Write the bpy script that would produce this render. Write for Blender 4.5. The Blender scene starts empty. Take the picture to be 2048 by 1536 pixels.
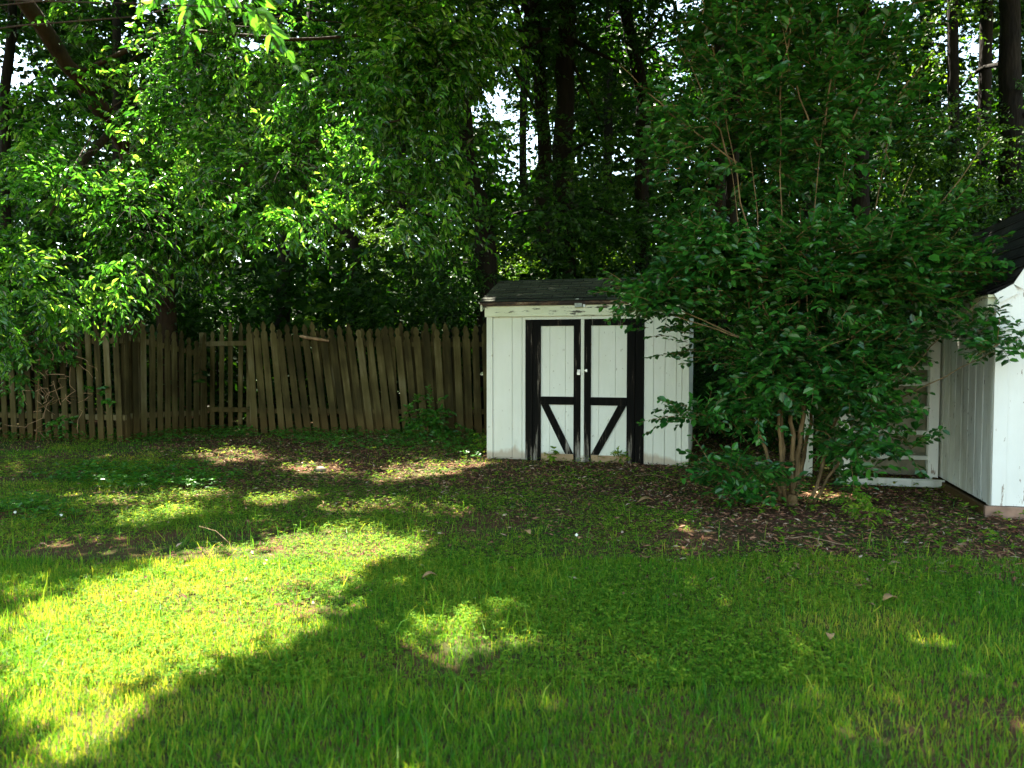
import bpy, math
import numpy as np
from mathutils import Vector, Matrix

# ------------------------------------------------------------------ camera, light, exposure
sc = bpy.context.scene
col = sc.collection
CAM_H = 1.45
F_PX = 1500.0
PITCH = math.atan(61.0 / F_PX)
cam_d = bpy.data.cameras.new('camera')
cam = bpy.data.objects.new('camera', cam_d)
col.objects.link(cam)
cam.location = (0, 0, CAM_H)
cam.rotation_euler = (math.pi / 2 - PITCH, 0, 0)
cam_d.sensor_width = 36
cam_d.lens = F_PX / 2048 * 36
cam_d.clip_end = 600
cam_d.clip_start = 0.05
cam_d.dof.use_dof = True
cam_d.dof.focus_distance = 8.8
cam_d.dof.aperture_fstop = 2.8
sc.camera = cam

SUN_EL = math.radians(62)
SUN_AZ = np.array([-0.60, 0.80])            # horizontal direction towards the sun
SUN = np.array([SUN_AZ[0] * math.cos(SUN_EL), SUN_AZ[1] * math.cos(SUN_EL), math.sin(SUN_EL)])
w = bpy.data.worlds.new('World')
sc.world = w
w.use_nodes = True
nt = w.node_tree
bg = nt.nodes['Background']
sky = nt.nodes.new('ShaderNodeTexSky')
sky.sky_type = 'NISHITA'
sky.sun_disc = False
sky.sun_elevation = SUN_EL
sky.sun_rotation = math.atan2(SUN_AZ[0], SUN_AZ[1])
sky.air_density = 1.0
sky.dust_density = 0.5
tint = nt.nodes.new('ShaderNodeMix'); tint.data_type = 'RGBA'; tint.blend_type = 'MULTIPLY'
tint.inputs[0].default_value = 1.0
tint.inputs[7].default_value = (1.17, 1.05, 0.82, 1)
nt.links.new(sky.outputs[0], tint.inputs[6])
nt.links.new(tint.outputs[2], bg.inputs[0])
bg.inputs[1].default_value = 0.10
sd = bpy.data.lights.new('sun', 'SUN')
sd.energy = 5.0
sd.angle = math.radians(0.53)
sd.color = (1.0, 0.93, 0.78)
so = bpy.data.objects.new('sun', sd)
col.objects.link(so)
so.location = (-6, 8, 20)
so.rotation_euler = Vector(SUN).to_track_quat('Z', 'Y').to_euler()
sc.view_settings.view_transform = 'Standard'
sc.view_settings.look = 'None'
sc.view_settings.gamma = 1
sc.view_settings.exposure = 2.95
sc.cycles.max_bounces = 8
sc.cycles.diffuse_bounces = 4
sc.cycles.transmission_bounces = 4
sc.cycles.use_denoising = True

# ------------------------------------------------------------------ helpers
rng = np.random.default_rng(11)

def _dir(px, py):
    u = (px - 1024) / F_PX
    v = (768 - py) / F_PX
    return np.array([u, math.cos(PITCH) + v * math.sin(PITCH), -math.sin(PITCH) + v * math.cos(PITCH)])

def P(px, py, Y):
    """world point seen at (px, py) at distance Y"""
    d = _dir(px, py)
    return np.array([0, 0, CAM_H]) + d * (Y / d[1])

def G(px, py):
    """ground point"""
    d = _dir(px, py)
    return (np.array([0, 0, CAM_H]) + d * (CAM_H / -d[2]))[:2]

def vnoise(x, y, scale=1.0, seed=0):
    x = np.asarray(x, float) * scale + seed * 17.3
    y = np.asarray(y, float) * scale + seed * 9.1
    xi = np.floor(x); yi = np.floor(y); xf = x - xi; yf = y - yi
    def h(a, b):
        s = np.sin(a * 127.1 + b * 311.7 + seed * 74.7) * 43758.5453
        return s - np.floor(s)
    u = xf * xf * (3 - 2 * xf); v = yf * yf * (3 - 2 * yf)
    return (h(xi, yi) * (1 - u) + h(xi + 1, yi) * u) * (1 - v) + (h(xi, yi + 1) * (1 - u) + h(xi + 1, yi + 1) * u) * v

def fbm(x, y, scale=1.0, seed=0):
    return (vnoise(x, y, scale, seed) + .5 * vnoise(x, y, scale * 2.1, seed + 1) + .25 * vnoise(x, y, scale * 4.3, seed + 2)) / 1.75

def inpoly(x, y, poly):
    x = np.asarray(x, float); y = np.asarray(y, float)
    r = np.zeros(x.shape, bool)
    n = len(poly)
    for i in range(n):
        x0, y0 = poly[i]; x1, y1 = poly[(i + 1) % n]
        c = ((y0 > y) != (y1 > y)) & (x < (x1 - x0) * (y - y0) / (y1 - y0 + 1e-12) + x0)
        r ^= c
    return r

def gpoly(pts):
    return [tuple(G(a, b)) for a, b in pts]

def gz(x, y):
    return 0.035 * (fbm(x, y, 0.6, 3) - .5) + 0.015 * (vnoise(x, y, 2.5, 5) - .5)

def set_tag(o, label=None, cat=None, group=None, kind=None):
    if label: o['label'] = label
    if cat: o['category'] = cat
    if group: o['group'] = group
    if kind: o['kind'] = kind
    return o

def link(name, me, mat=None, parent=None):
    o = bpy.data.objects.new(name, me)
    col.objects.link(o)
    if mat is not None and me is not None and not me.materials:
        me.materials.append(mat)
    if parent is not None:
        o.parent = parent
    return o

def empty(name, loc, rz=0.0):
    o = bpy.data.objects.new(name, None)
    col.objects.link(o)
    o.location = loc
    o.rotation_euler = (0, 0, rz)
    o.empty_display_size = .2
    return o

def np_mesh(name, verts, faces, smooth=False):
    """faces: list of int arrays, each [n, k]"""
    me = bpy.data.meshes.new(name)
    verts = np.ascontiguousarray(verts, np.float32)
    me.vertices.add(len(verts))
    me.vertices.foreach_set('co', verts.ravel())
    faces = [f for f in faces if len(f)]
    nl = sum(f.size for f in faces); nf = sum(len(f) for f in faces)
    me.loops.add(nl)
    me.loops.foreach_set('vertex_index', np.concatenate([f.ravel() for f in faces]).astype(np.int32))
    me.polygons.add(nf)
    tot = np.concatenate([np.full(len(f), f.shape[1]) for f in faces]).astype(np.int32)
    st = np.concatenate([[0], np.cumsum(tot)[:-1]]).astype(np.int32)
    me.polygons.foreach_set('loop_start', st)
    me.polygons.foreach_set('loop_total', tot)
    me.polygons.foreach_set('use_smooth', np.full(nf, bool(smooth)))
    me.update(calc_edges=True)
    me.validate()
    return me

class MB:
    """collects boxes, prisms and tubes into one mesh"""
    def __init__(s): s.v = []; s.f = {}; s.n = 0
    def add(s, v, faces):
        v = np.asarray(v, float).reshape(-1, 3)
        for f in faces:
            s.f.setdefault(len(f), []).append([i + s.n for i in f])
        s.v.append(v); s.n += len(v)
    def box(s, a, b, rot=None, at=None):
        x0, y0, z0 = a; x1, y1, z1 = b
        v = np.array([[x0, y0, z0], [x1, y0, z0], [x1, y1, z0], [x0, y1, z0], [x0, y0, z1], [x1, y0, z1], [x1, y1, z1], [x0, y1, z1]], float)
        if rot is not None:
            M = np.array(rot); v = v @ M.T
        if at is not None: v = v + np.array(at)
        s.add(v, [(0, 3, 2, 1), (4, 5, 6, 7), (0, 1, 5, 4), (1, 2, 6, 5), (2, 3, 7, 6), (3, 0, 4, 7)])
        return s
    def prism(s, outline, y0, y1):
        """outline in x,z extruded along y"""
        n = len(outline)
        v = [(x, y0, z) for x, z in outline] + [(x, y1, z) for x, z in outline]
        f = [tuple(range(n)), tuple(range(2 * n - 1, n - 1, -1))]
        for i in range(n):
            j = (i + 1) % n
            f.append((i, i + n, j + n, j))
        s.add(v, f); return s
    def tube(s, pts, rad, sides=8, cap=True):
        pts = np.asarray(pts, float); n = len(pts)
        rad = np.broadcast_to(rad, (n,)) if np.ndim(rad) < 1 or len(np.atleast_1d(rad)) != n else np.asarray(rad)
        v = []
        for i in range(n):
            t = pts[min(i + 1, n - 1)] - pts[max(i - 1, 0)]
            t = t / (np.linalg.norm(t) + 1e-9)
            a = np.cross(t, [0.3, .9, 0.1] if abs(t[2]) > .5 else [0, 0, 1.0]); a /= np.linalg.norm(a) + 1e-9
            b = np.cross(t, a)
            for k in range(sides):
                an = 2 * math.pi * k / sides
                v.append(pts[i] + (a * math.cos(an) + b * math.sin(an)) * rad[i])
        f = []
        for i in range(n - 1):
            for k in range(sides):
                k2 = (k + 1) % sides
                f.append((i * sides + k, i * sides + k2, (i + 1) * sides + k2, (i + 1) * sides + k))
        if cap:
            f.append(tuple(range(sides - 1, -1, -1))); f.append(tuple((n - 1) * sides + k for k in range(sides)))
        s.add(v, f); return s
    def mesh(s, name, smooth=False):
        return np_mesh(name, np.concatenate(s.v), [np.array(s.f[k]) for k in sorted(s.f)], smooth)
    def build(s, name, mat, parent=None, smooth=False, bevel=0):
        o = link(name, s.mesh(name, smooth), mat, parent)
        if bevel:
            m = o.modifiers.new('bevel', 'BEVEL'); m.width = bevel; m.segments = 2; m.limit_method = 'ANGLE'
        return o

def norm(a):
    return a / (np.linalg.norm(a, axis=-1, keepdims=True) + 1e-9)

def leaf_geo(pos, axis, nrm, L, W, shape='ovate'):
    """arrays [N,3],[N,3],[N,3],[N],[N] -> verts, quads; each leaf folded on its midrib"""
    axis = norm(axis); side = norm(np.cross(axis, nrm)); nrm = np.cross(side, axis)
    L = L[:, None]; W = W[:, None]
    N = len(pos)
    if shape == 'simple':
        v = np.stack([pos, pos + axis * L * .45 + side * W * .5 + nrm * W * .12, pos + axis * L - nrm * L * .08,
                      pos + axis * L * .45 - side * W * .5 + nrm * W * .12], 1)
        b = np.arange(N)[:, None] * 4
        return v.reshape(-1, 3), b + np.array([[0, 1, 2, 3]])
    if shape == 'round':
        k = (.28, .5, .72, .47, .10)
    else:
        k = (.25, .5, .62, .36, .20)
    up = nrm * W * .16
    v = np.stack([pos,
                  pos + axis * L * k[0] + side * W * k[1] * .92 + up,
                  pos + axis * L * k[2] + side * W * k[3] + up - nrm * L * .04,
                  pos + axis * L - nrm * L * k[4],
                  pos + axis * L * k[2] - side * W * k[3] + up - nrm * L * .04,
                  pos + axis * L * k[0] - side * W * k[1] * .92 + up], 1)
    b = np.arange(N)[:, None] * 6
    q = np.concatenate([b + np.array([[0, 3, 2, 1]]), b + np.array([[0, 5, 4, 3]])])
    return v.reshape(-1, 3), q

# places where the sun comes through: lit patches of lawn (ground polygons) and lit sprays (rays towards the sun)
LIT = [gpoly(p) for p in [
    [(-60, 1215), (100, 1195), (190, 1165), (275, 1150), (330, 1100), (420, 1100), (500, 1130), (545, 1068), (640, 1058), (700, 1045),
     (800, 1062), (880, 1090), (862, 1125), (780, 1140), (725, 1165), (690, 1200), (640, 1235), (600, 1290), (560, 1330), (470, 1345),
     (400, 1345), (340, 1380), (310, 1430), (300, 1480), (330, 1520), (250, 1560), (-60, 1560)],
    [(190, 1050), (270, 1020), (390, 1008), (400, 1022), (320, 1045), (230, 1060)],
    [(470, 1034), (520, 1028), (590, 1045), (540, 1056)],
    [(330, 984), (400, 972), (470, 985), (450, 1002), (370, 1004)],
    [(730, 960), (800, 930), (900, 915), (1000, 915), (985, 935), (900, 948), (820, 962), (750, 975)],
    [(540, 935), (620, 922), (700, 932), (690, 950), (600, 952)],
    [(400, 905), (480, 893), (560, 908), (520, 922), (430, 925)],
    [(790, 1240), (880, 1215), (990, 1250), (1050, 1300), (940, 1325), (820, 1290)],
    [(600, 1400), (680, 1385), (720, 1410), (640, 1430)], [(560, 990), (640, 985), (650, 1000), (570, 1003)],
    [(1295, 1315), (1345, 1300), (1385, 1325), (1340, 1350)],
    [(900, 1060), (950, 1056), (985, 1066), (930, 1076)],
    [(940, 992), (970, 986), (990, 997), (955, 1004)],
    [(1370, 1050), (1410, 1045), (1445, 1062), (1400, 1072)],
    [(1640, 995), (1700, 985), (1730, 1003), (1670, 1012)],
    [(10, 955), (40, 950), (50, 962), (20, 968)],
    [(780, 1490), (850, 1480), (870, 1536), (800, 1540)],
]]
LIT_T = []     # (point, radius) of lit foliage

def shade_keep(p, wob=.10, extra=0.0):
    """False for leaves that would stand between the sun and a lit place"""
    t = p[:, 2] / SUN[2]
    gx = p[:, 0] - SUN[0] * t; gy = p[:, 1] - SUN[1] * t
    gx = gx + (fbm(gx, gy, 2.2, 21) - .5) * wob * 6
    gy = gy + (fbm(gx, gy, 2.2, 31) - .5) * wob * 6
    gx = gx + (vnoise(gx, gy, 9, 33) - .5) * .22 + rng.normal(0, .15, len(p)); gy = gy + (vnoise(gx, gy, 9, 34) - .5) * .22 + rng.normal(0, .15, len(p))
    bad = np.zeros(len(p), bool)
    for poly in LIT:
        bad |= inpoly(gx, gy, poly)
    bad &= p[:, 2] > .35
    for c, r in LIT_T:
        d = p - c
        al = d @ SUN
        perp = np.linalg.norm(d - al[:, None] * SUN, axis=1)
        bad |= (al > r * .8) & (perp < r)
    if extra:
        bad |= (fbm(gx, gy, 1.4, 41) > .74) & (rng.random(len(p)) < extra)
    return ~bad

def sprays(base, dirs, length, n_leaf, leafL, leafW, shape='ovate', droop=.25, lift=.3, tilt=.6, hang=.2, jitter=.35, off=None, extra=0.0):
    """base [K,3], dirs [K,3] -> leaf verts, quads, twig polylines [K,4,3]"""
    K = len(base)
    dirs = norm(dirs)
    length = np.broadcast_to(length, (K,))
    t = (np.arange(n_leaf) + .5) / n_leaf
    t = t[None] + rng.normal(0, .02, (K, n_leaf))
    down = np.array([0, 0, -1.0])
    pos = base[:, None] + dirs[:, None] * (t * length[:, None])[..., None] + down * (droop * t ** 2 * length[:, None])[..., None]
    tang = norm(dirs[:, None] + down * (2 * droop * t)[..., None])
    upv = norm(np.array([0, 0, 1.0]) + rng.normal(0, jitter, (K, 1, 3)))
    sidev = norm(np.cross(tang, np.broadcast_to(upv, tang.shape)))
    alt = np.where(np.arange(n_leaf) % 2 == 0, 1.0, -1.0)[None, :, None]
    ax = norm(sidev * alt + tang * (.75) + down * hang + rng.normal(0, .22, (K, n_leaf, 3)))
    nr = norm(np.broadcast_to(upv, tang.shape) + rng.normal(0, tilt, (K, n_leaf, 3)))
    sz = rng.uniform(.55, 1.2, (K, n_leaf)) * rng.uniform(.8, 1.15, (K, 1)) * (1.0 - .35 * np.clip(t, 0, 1) ** 3)
    if off is not None:
        kp = shade_keep(pos.reshape(-1, 3) + ax.reshape(-1, 3) * leafL * .5 + off, .05, extra)
        pos, ax, nr, sz = pos.reshape(-1, 3)[kp], ax.reshape(-1, 3)[kp], nr.reshape(-1, 3)[kp], sz.ravel()[kp]
    v, q = leaf_geo(pos.reshape(-1, 3), ax.reshape(-1, 3), nr.reshape(-1, 3), (leafL * sz).ravel(), (leafW * sz).ravel(), shape)
    tt = np.linspace(0, 1, 4)
    tw = base[:, None] + dirs[:, None] * (tt[None] * length[:, None])[..., None] + down * (droop * tt[None] ** 2 * length[:, None])[..., None]
    return v, q, tw

def tubes(lines, r0, r1, sides=3):
    """lines [K,Pn,3] -> verts, quads"""
    K, n, _ = lines.shape
    tg = norm(np.gradient(lines, axis=1))
    a = norm(np.cross(tg, np.array([.31, .2, .93]))); b = np.cross(tg, a)
    r = np.linspace(0, 1, n)[None, :, None] * (np.reshape(r1, (-1, 1, 1)) - np.reshape(r0, (-1, 1, 1))) + np.reshape(r0, (-1, 1, 1))
    rings = []
    for k in range(sides):
        an = 2 * math.pi * k / sides
        rings.append(lines + (a * math.cos(an) + b * math.sin(an)) * r)
    v = np.stack(rings, 2)      # K,n,sides,3
    idx = np.arange(K * n * sides).reshape(K, n, sides)
    nx = np.roll(idx, -1, axis=2)
    q = np.stack([idx[:, :-1], nx[:, :-1], nx[:, 1:], idx[:, 1:]], -1).reshape(-1, 4)
    return v.reshape(-1, 3), q

class Acc:
    def __init__(s): s.v = []; s.q = []; s.n = 0
    def add(s, v, q):
        s.v.append(v); s.q.append(q + s.n); s.n += len(v)
    def mesh(s, name, smooth=False):
        return np_mesh(name, np.concatenate(s.v), [np.concatenate(s.q)], smooth)

def blob_points(c, r, n, shell=.55):
    """points in ellipsoid c, r biased to the outside"""
    d = norm(rng.normal(0, 1, (n, 3)))
    rad = rng.random(n) ** (1 / 3.0)
    rad = shell + (1 - shell) * rad if shell > 0 else rad
    rad = np.where(rng.random(n) < .35, rng.random(n), rad)
    return np.asarray(c) + d * rad[:, None] * np.asarray(r)

# ------------------------------------------------------------------ materials
def new_mat(name):
    m = bpy.data.materials.new(name)
    m.use_nodes = True
    n = m.node_tree
    n.nodes.clear()
    out = n.nodes.new('ShaderNodeOutputMaterial')
    return m, n, out

def N(n, t, **kw):
    x = n.nodes.new(t)
    for k, v in kw.items():
        if k in ('inputs',):
            for a, b in v.items(): x.inputs[a].default_value = b
        else: setattr(x, k, v)
    return x

def ramp(n, fac, stops, interp='LINEAR'):
    r = n.nodes.new('ShaderNodeValToRGB')
    r.color_ramp.interpolation = interp
    e = r.color_ramp.elements
    while len(e) < len(stops): e.new(.5)
    for i, (p, c) in enumerate(stops):
        e[i].position = p; e[i].color = (*c, 1) if len(c) == 3 else c
    if fac is not None: n.links.new(fac, r.inputs[0])
    return r

def leaf_mat(name, stops, trans, tfac=.45, rough=.42, spec=.5, coat=0.0):
    m, n, out = new_mat(name)
    g = N(n, 'ShaderNodeNewGeometry')
    tc = N(n, 'ShaderNodeTexCoord')
    no = N(n, 'ShaderNodeTexNoise', inputs={'Scale': .9, 'Detail': 2.0})
    n.links.new(tc.outputs['Object'], no.inputs['Vector'])
    mx = N(n, 'ShaderNodeMath', operation='MULTIPLY_ADD', inputs={1: .62, 2: -.06})
    ad = N(n, 'ShaderNodeMath', operation='MULTIPLY_ADD', inputs={1: .55})
    n.links.new(g.outputs['Random Per Island'], mx.inputs[0])
    n.links.new(no.outputs[0], ad.inputs[0]); n.links.new(mx.outputs[0], ad.inputs[2])
    cr = ramp(n, ad.outputs[0], stops)
    p = N(n, 'ShaderNodeBsdfPrincipled')
    p.inputs['Roughness'].default_value = rough
    p.inputs['Specular IOR Level'].default_value = spec
    n.links.new(cr.outputs[0], p.inputs['Base Color'])
    t = N(n, 'ShaderNodeBsdfTranslucent')
    mc = N(n, 'ShaderNodeMix', data_type='RGBA', blend_type='MULTIPLY')
    mc.inputs[0].default_value = 1
    n.links.new(cr.outputs[0], mc.inputs[6]); mc.inputs[7].default_value = (*trans, 1)
    n.links.new(mc.outputs[2], t.inputs[0])
    mix = N(n, 'ShaderNodeMixShader'); mix.inputs[0].default_value = tfac
    n.links.new(p.outputs[0], mix.inputs[1]); n.links.new(t.outputs[0], mix.inputs[2])
    n.links.new(mix.outputs[0], out.inputs[0])
    return m

def G3(a, b, c): return (a, b, c)
M = {}
M['elm'] = leaf_mat('elm leaf', [(.1, (.005, .028, .003)), (.4, (.018, .085, .007)), (.7, (.075, .23, .018)), (1, (.29, .44, .06))], (2.6, 2.4, 1.6), .5, .26, .9)
M['crape'] = leaf_mat('crape myrtle leaf', [(.1, (.006, .035, .006)), (.5, (.018, .10, .012)), (.8, (.05, .20, .022)), (.95, (.12, .28, .03)), (1, (.28, .30, .03))], (1.6, 1.7, .8), .3, .32, .55)
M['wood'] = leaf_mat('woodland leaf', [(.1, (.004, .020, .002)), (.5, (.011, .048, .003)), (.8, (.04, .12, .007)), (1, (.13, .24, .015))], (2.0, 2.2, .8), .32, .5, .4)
M['deep'] = leaf_mat('shaded wood leaf', [(.1, (.004, .018, .002)), (.6, (.010, .04, .003)), (1, (.05, .11, .01))], (2.0, 2.2, .8), .3, .6, .2)  # darker copy of the woodland leaf; shade of the wood put into the colour
M['wood_b'] = leaf_mat('sunlit yellow green leaf', [(.1, (.02, .06, .005)), (.5, (.05, .12, .008)), (1, (.14, .24, .02))], (2.0, 2.0, .8), .42, .5, .4)  # lighter copy of the woodland leaf; sunlit tone put into the colour
M['weed'] = leaf_mat('weed leaf', [(.1, (.026, .11, .008)), (.5, (.070, .195, .012)), (1, (.21, .33, .03))], (4.2, 2.3, 2.2), .42, .7, .15)
M['ivy'] = leaf_mat('ivy leaf', [(.1, (.016, .09, .008)), (.6, (.04, .16, .012)), (1, (.12, .27, .02))], (1.6, 1.6, .8), .3, .4, .45)

def grass_mat():
    m, n, out = new_mat('grass blade')
    g = N(n, 'ShaderNodeNewGeometry'); tc = N(n, 'ShaderNodeTexCoord')
    no = N(n, 'ShaderNodeTexNoise', inputs={'Scale': .8, 'Detail': 4.0, 'Roughness': .65})
    n.links.new(tc.outputs['Object'], no.inputs['Vector'])
    mx = N(n, 'ShaderNodeMath', operation='MULTIPLY_ADD', inputs={1: .50, 2: -.25})
    ad = N(n, 'ShaderNodeMath', operation='MULTIPLY_ADD', inputs={1: 1.0})
    n.links.new(g.outputs['Random Per Island'], mx.inputs[0])
    n.links.new(no.outputs[0], ad.inputs[0]); n.links.new(mx.outputs[0], ad.inputs[2])
    cr = ramp(n, ad.outputs[0], [(.10, (.017, .105, .005)), (.45, (.047, .190, .009)), (.68, (.135, .26, .016)), (.84, (.26, .33, .04)), (.95, (.30, .24, .10))])
    p = N(n, 'ShaderNodeBsdfPrincipled'); p.inputs['Roughness'].default_value = .5; p.inputs['Specular IOR Level'].default_value = .3
    n.links.new(cr.outputs[0], p.inputs['Base Color'])
    t = N(n, 'ShaderNodeBsdfTranslucent')
    mc = N(n, 'ShaderNodeMix', data_type='RGBA', blend_type='MULTIPLY'); mc.inputs[0].default_value = 1
    n.links.new(cr.outputs[0], mc.inputs[6]); mc.inputs[7].default_value = (4.4, 2.5, 2.2, 1)
    n.links.new(mc.outputs[2], t.inputs[0])
    mix = N(n, 'ShaderNodeMixShader'); mix.inputs[0].default_value = .48
    n.links.new(p.outputs[0], mix.inputs[1]); n.links.new(t.outputs[0], mix.inputs[2]); n.links.new(mix.outputs[0], out.inputs[0])
    return m
M['grass'] = grass_mat()

def bark_mat(name, c0, c1, scale=6, stretch=(1, 1, .25), bump=.6, rough=.9):
    m, n, out = new_mat(name)
    tc = N(n, 'ShaderNodeTexCoord'); mp = N(n, 'ShaderNodeMapping'); mp.inputs['Scale'].default_value = stretch
    n.links.new(tc.outputs['Object'], mp.inputs[0])
    no = N(n, 'ShaderNodeTexNoise', inputs={'Scale': scale, 'Detail': 6.0, 'Roughness': .7}); n.links.new(mp.outputs[0], no.inputs['Vector'])
    vo = N(n, 'ShaderNodeTexVoronoi', inputs={'Scale': scale * 3}); n.links.new(mp.outputs[0], vo.inputs['Vector'])
    cr = ramp(n, no.outputs[0], [(.3, c0), (.7, c1)])
    p = N(n, 'ShaderNodeBsdfPrincipled'); p.inputs['Roughness'].default_value = rough; p.inputs['Specular IOR Level'].default_value = .2
    n.links.new(cr.outputs[0], p.inputs['Base Color'])
    ad = N(n, 'ShaderNodeMath', operation='ADD'); n.links.new(no.outputs[0], ad.inputs[0]); n.links.new(vo.outputs[0], ad.inputs[1])
    bp = N(n, 'ShaderNodeBump', inputs={'Strength': bump, 'Distance': .03}); n.links.new(ad.outputs[0], bp.inputs['Height']); n.links.new(bp.outputs[0], p.inputs['Normal'])
    n.links.new(p.outputs[0], out.inputs[0])
    return m
M['bark'] = bark_mat('woodland bark', (.005, .004, .003), (.02, .015, .010))
M['bark_elm'] = bark_mat('brown bark', (.014, .009, .005), (.05, .03, .016))
M['bark_crape'] = bark_mat('tan crape myrtle bark', (.06, .038, .015), (.25, .165, .075), 14, (1, 1, .25), .35, .7)
M['twig'] = bark_mat('tan twig', (.11, .06, .022), (.26, .15, .065), 3, (1, 1, 1), .1, .7)

def board_mat(name, kind):
    """painted or bare boards; streaks run along local z (or x)"""
    m, n, out = new_mat(name)
    tc = N(n, 'ShaderNodeTexCoord')
    def noise(scale, st, det=5.0, rough=.6):
        mp = N(n, 'ShaderNodeMapping'); mp.inputs['Scale'].default_value = st
        n.links.new(tc.outputs['Object'], mp.inputs[0])
        x = N(n, 'ShaderNodeTexNoise', inputs={'Scale': scale, 'Detail': det, 'Roughness': rough}); n.links.new(mp.outputs[0], x.inputs['Vector'])
        return x
    sep = N(n, 'ShaderNodeSeparateXYZ'); n.links.new(tc.outputs['Object'], sep.inputs[0])
    p = N(n, 'ShaderNodeBsdfPrincipled'); p.inputs['Specular IOR Level'].default_value = .35
    def mixc(f, a, b, fac_clamp=True):
        x = N(n, 'ShaderNodeMix', data_type='RGBA'); 
        if isinstance(f, float): x.inputs[0].default_value = f
        else: n.links.new(f, x.inputs[0])
        for i, c in ((6, a), (7, b)):
            if isinstance(c, tuple): x.inputs[i].default_value = (*c, 1)
            else: n.links.new(c, x.inputs[i])
        return x.outputs[2]
    if kind == 'white':
        a = noise(2.0, (1, 1, .4)); s = noise(4.0, (1, 1, .35)); f = noise(26.0, (1, 1, .5), 3.0)
        c = ramp(n, a.outputs[0], [(.3, (.68, .69, .60)), (.7, (.80, .81, .74))]).outputs[0]
        st = ramp(n, s.outputs[0], [(.62, (0, 0, 0)), (.78, (.5, .5, .5))]).outputs[0]
        c = mixc(st, c, (.55, .56, .45))
        fl = ramp(n, f.outputs[0], [(.66, (0, 0, 0)), (.72, (.8, .8, .8))]).outputs[0]
        c = mixc(fl, c, (.38, .35, .27))
        # splash dirt near the ground and green algae near the eaves
        zz = N(n, 'ShaderNodeMath', operation='MULTIPLY_ADD', inputs={1: .34, 2: -.10}); n.links.new(s.outputs[0], zz.inputs[0])
        zs = N(n, 'ShaderNodeMath', operation='SUBTRACT'); n.links.new(sep.outputs[2], zs.inputs[0]); n.links.new(zz.outputs[0], zs.inputs[1])
        d = ramp(n, zs.outputs[0], [(0.0, (.7, .7, .7)), (.06, (0, 0, 0))]).outputs[0]
        c = mixc(d, c, (.42, .30, .19))
        zb = N(n, 'ShaderNodeMapRange', inputs={1: 1.55, 2: 2.1, 3: 0.0, 4: .75}); n.links.new(sep.outputs[2], zb.inputs[0])
        zm = N(n, 'ShaderNodeMath', operation='MULTIPLY'); n.links.new(zb.outputs[0], zm.inputs[0]); n.links.new(a.outputs[0], zm.inputs[1])
        c = mixc(zm.outputs[0], c, (.60, .66, .36))
        p.inputs['Roughness'].default_value = .55
        h = s
    elif kind == 'fascia':
        a = noise(3.0, (.5, 1, 1)); s = noise(14.0, (.25, 1, 1), 6.0, .7); f = noise(1.1, (1, 0, 0), 2.0)
        c = ramp(n, a.outputs[0], [(.3, (.58, .60, .38)), (.7, (.76, .78, .60))]).outputs[0]
        sm = N(n, 'ShaderNodeMath', operation='MULTIPLY_ADD', inputs={1: .55}); n.links.new(f.outputs[0], sm.inputs[0]); n.links.new(s.outputs[0], sm.inputs[2])
        fl = ramp(n, sm.outputs[0], [(.84, (0, 0, 0)), (.90, (1, 1, 1))]).outputs[0]
        c = mixc(fl, c, (.05, .04, .03))
        p.inputs['Roughness'].default_value = .7
        h = s
    elif kind == 'fascia_rot':
        s = noise(12.0, (.25, 1, 1), 6.0, .75); f = noise(1.3, (1, 0, 0), 2.0)
        sm = N(n, 'ShaderNodeMath', operation='MULTIPLY_ADD', inputs={1: .6}); n.links.new(f.outputs[0], sm.inputs[0]); n.links.new(s.outputs[0], sm.inputs[2])
        c = ramp(n, sm.outputs[0], [(.62, (.50, .48, .34)), (.74, (.16, .10, .06)), (.86, (.035, .025, .02))]).outputs[0]
        p.inputs['Roughness'].default_value = .85
        h = s
    elif kind == 'black':
        s = noise(10.0, (1.6, 1.6, .10), 7.0, .75); b = noise(3.0, (1, 1, .6))
        zb = N(n, 'ShaderNodeMapRange', inputs={1: 0.0, 2: .55, 3: .10, 4: 0.0}); n.links.new(sep.outputs[2], zb.inputs[0])
        ad = N(n, 'ShaderNodeMath', operation='ADD'); n.links.new(s.outputs[0], ad.inputs[0]); n.links.new(zb.outputs[0], ad.inputs[1])
        ad2 = N(n, 'ShaderNodeMath', operation='MULTIPLY_ADD', inputs={1: .12}); n.links.new(b.outputs[0], ad2.inputs[0]); n.links.new(ad.outputs[0], ad2.inputs[2])
        c = ramp(n, ad2.outputs[0], [(.56, (.0035, .0035, .003)), (.66, (.010, .008, .006)), (.69, (.12, .10, .08)), (.80, (.34, .32, .28))]).outputs[0]
        p.inputs['Roughness'].default_value = .7; p.inputs['Specular IOR Level'].default_value = .08
        h = s
    elif kind == 'fence':
        oi = N(n, 'ShaderNodeObjectInfo')
        mp = N(n, 'ShaderNodeVectorMath', operation='SCALE'); n.links.new(oi.outputs['Location'], mp.inputs[0]); mp.inputs['Scale'].default_value = 3.7
        va = N(n, 'ShaderNodeVectorMath', operation='ADD'); n.links.new(tc.outputs['Object'], va.inputs[0]); n.links.new(mp.outputs[0], va.inputs[1])
        mm = N(n, 'ShaderNodeMapping'); mm.inputs['Scale'].default_value = (1, 1, .07); n.links.new(va.outputs[0], mm.inputs[0])
        s = N(n, 'ShaderNodeTexNoise', inputs={'Scale': 16.0, 'Detail': 6.0, 'Roughness': .7}); n.links.new(mm.outputs[0], s.inputs['Vector'])
        b = N(n, 'ShaderNodeTexNoise', inputs={'Scale': 1.6, 'Detail': 3.0}); n.links.new(va.outputs[0], b.inputs['Vector'])
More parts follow.
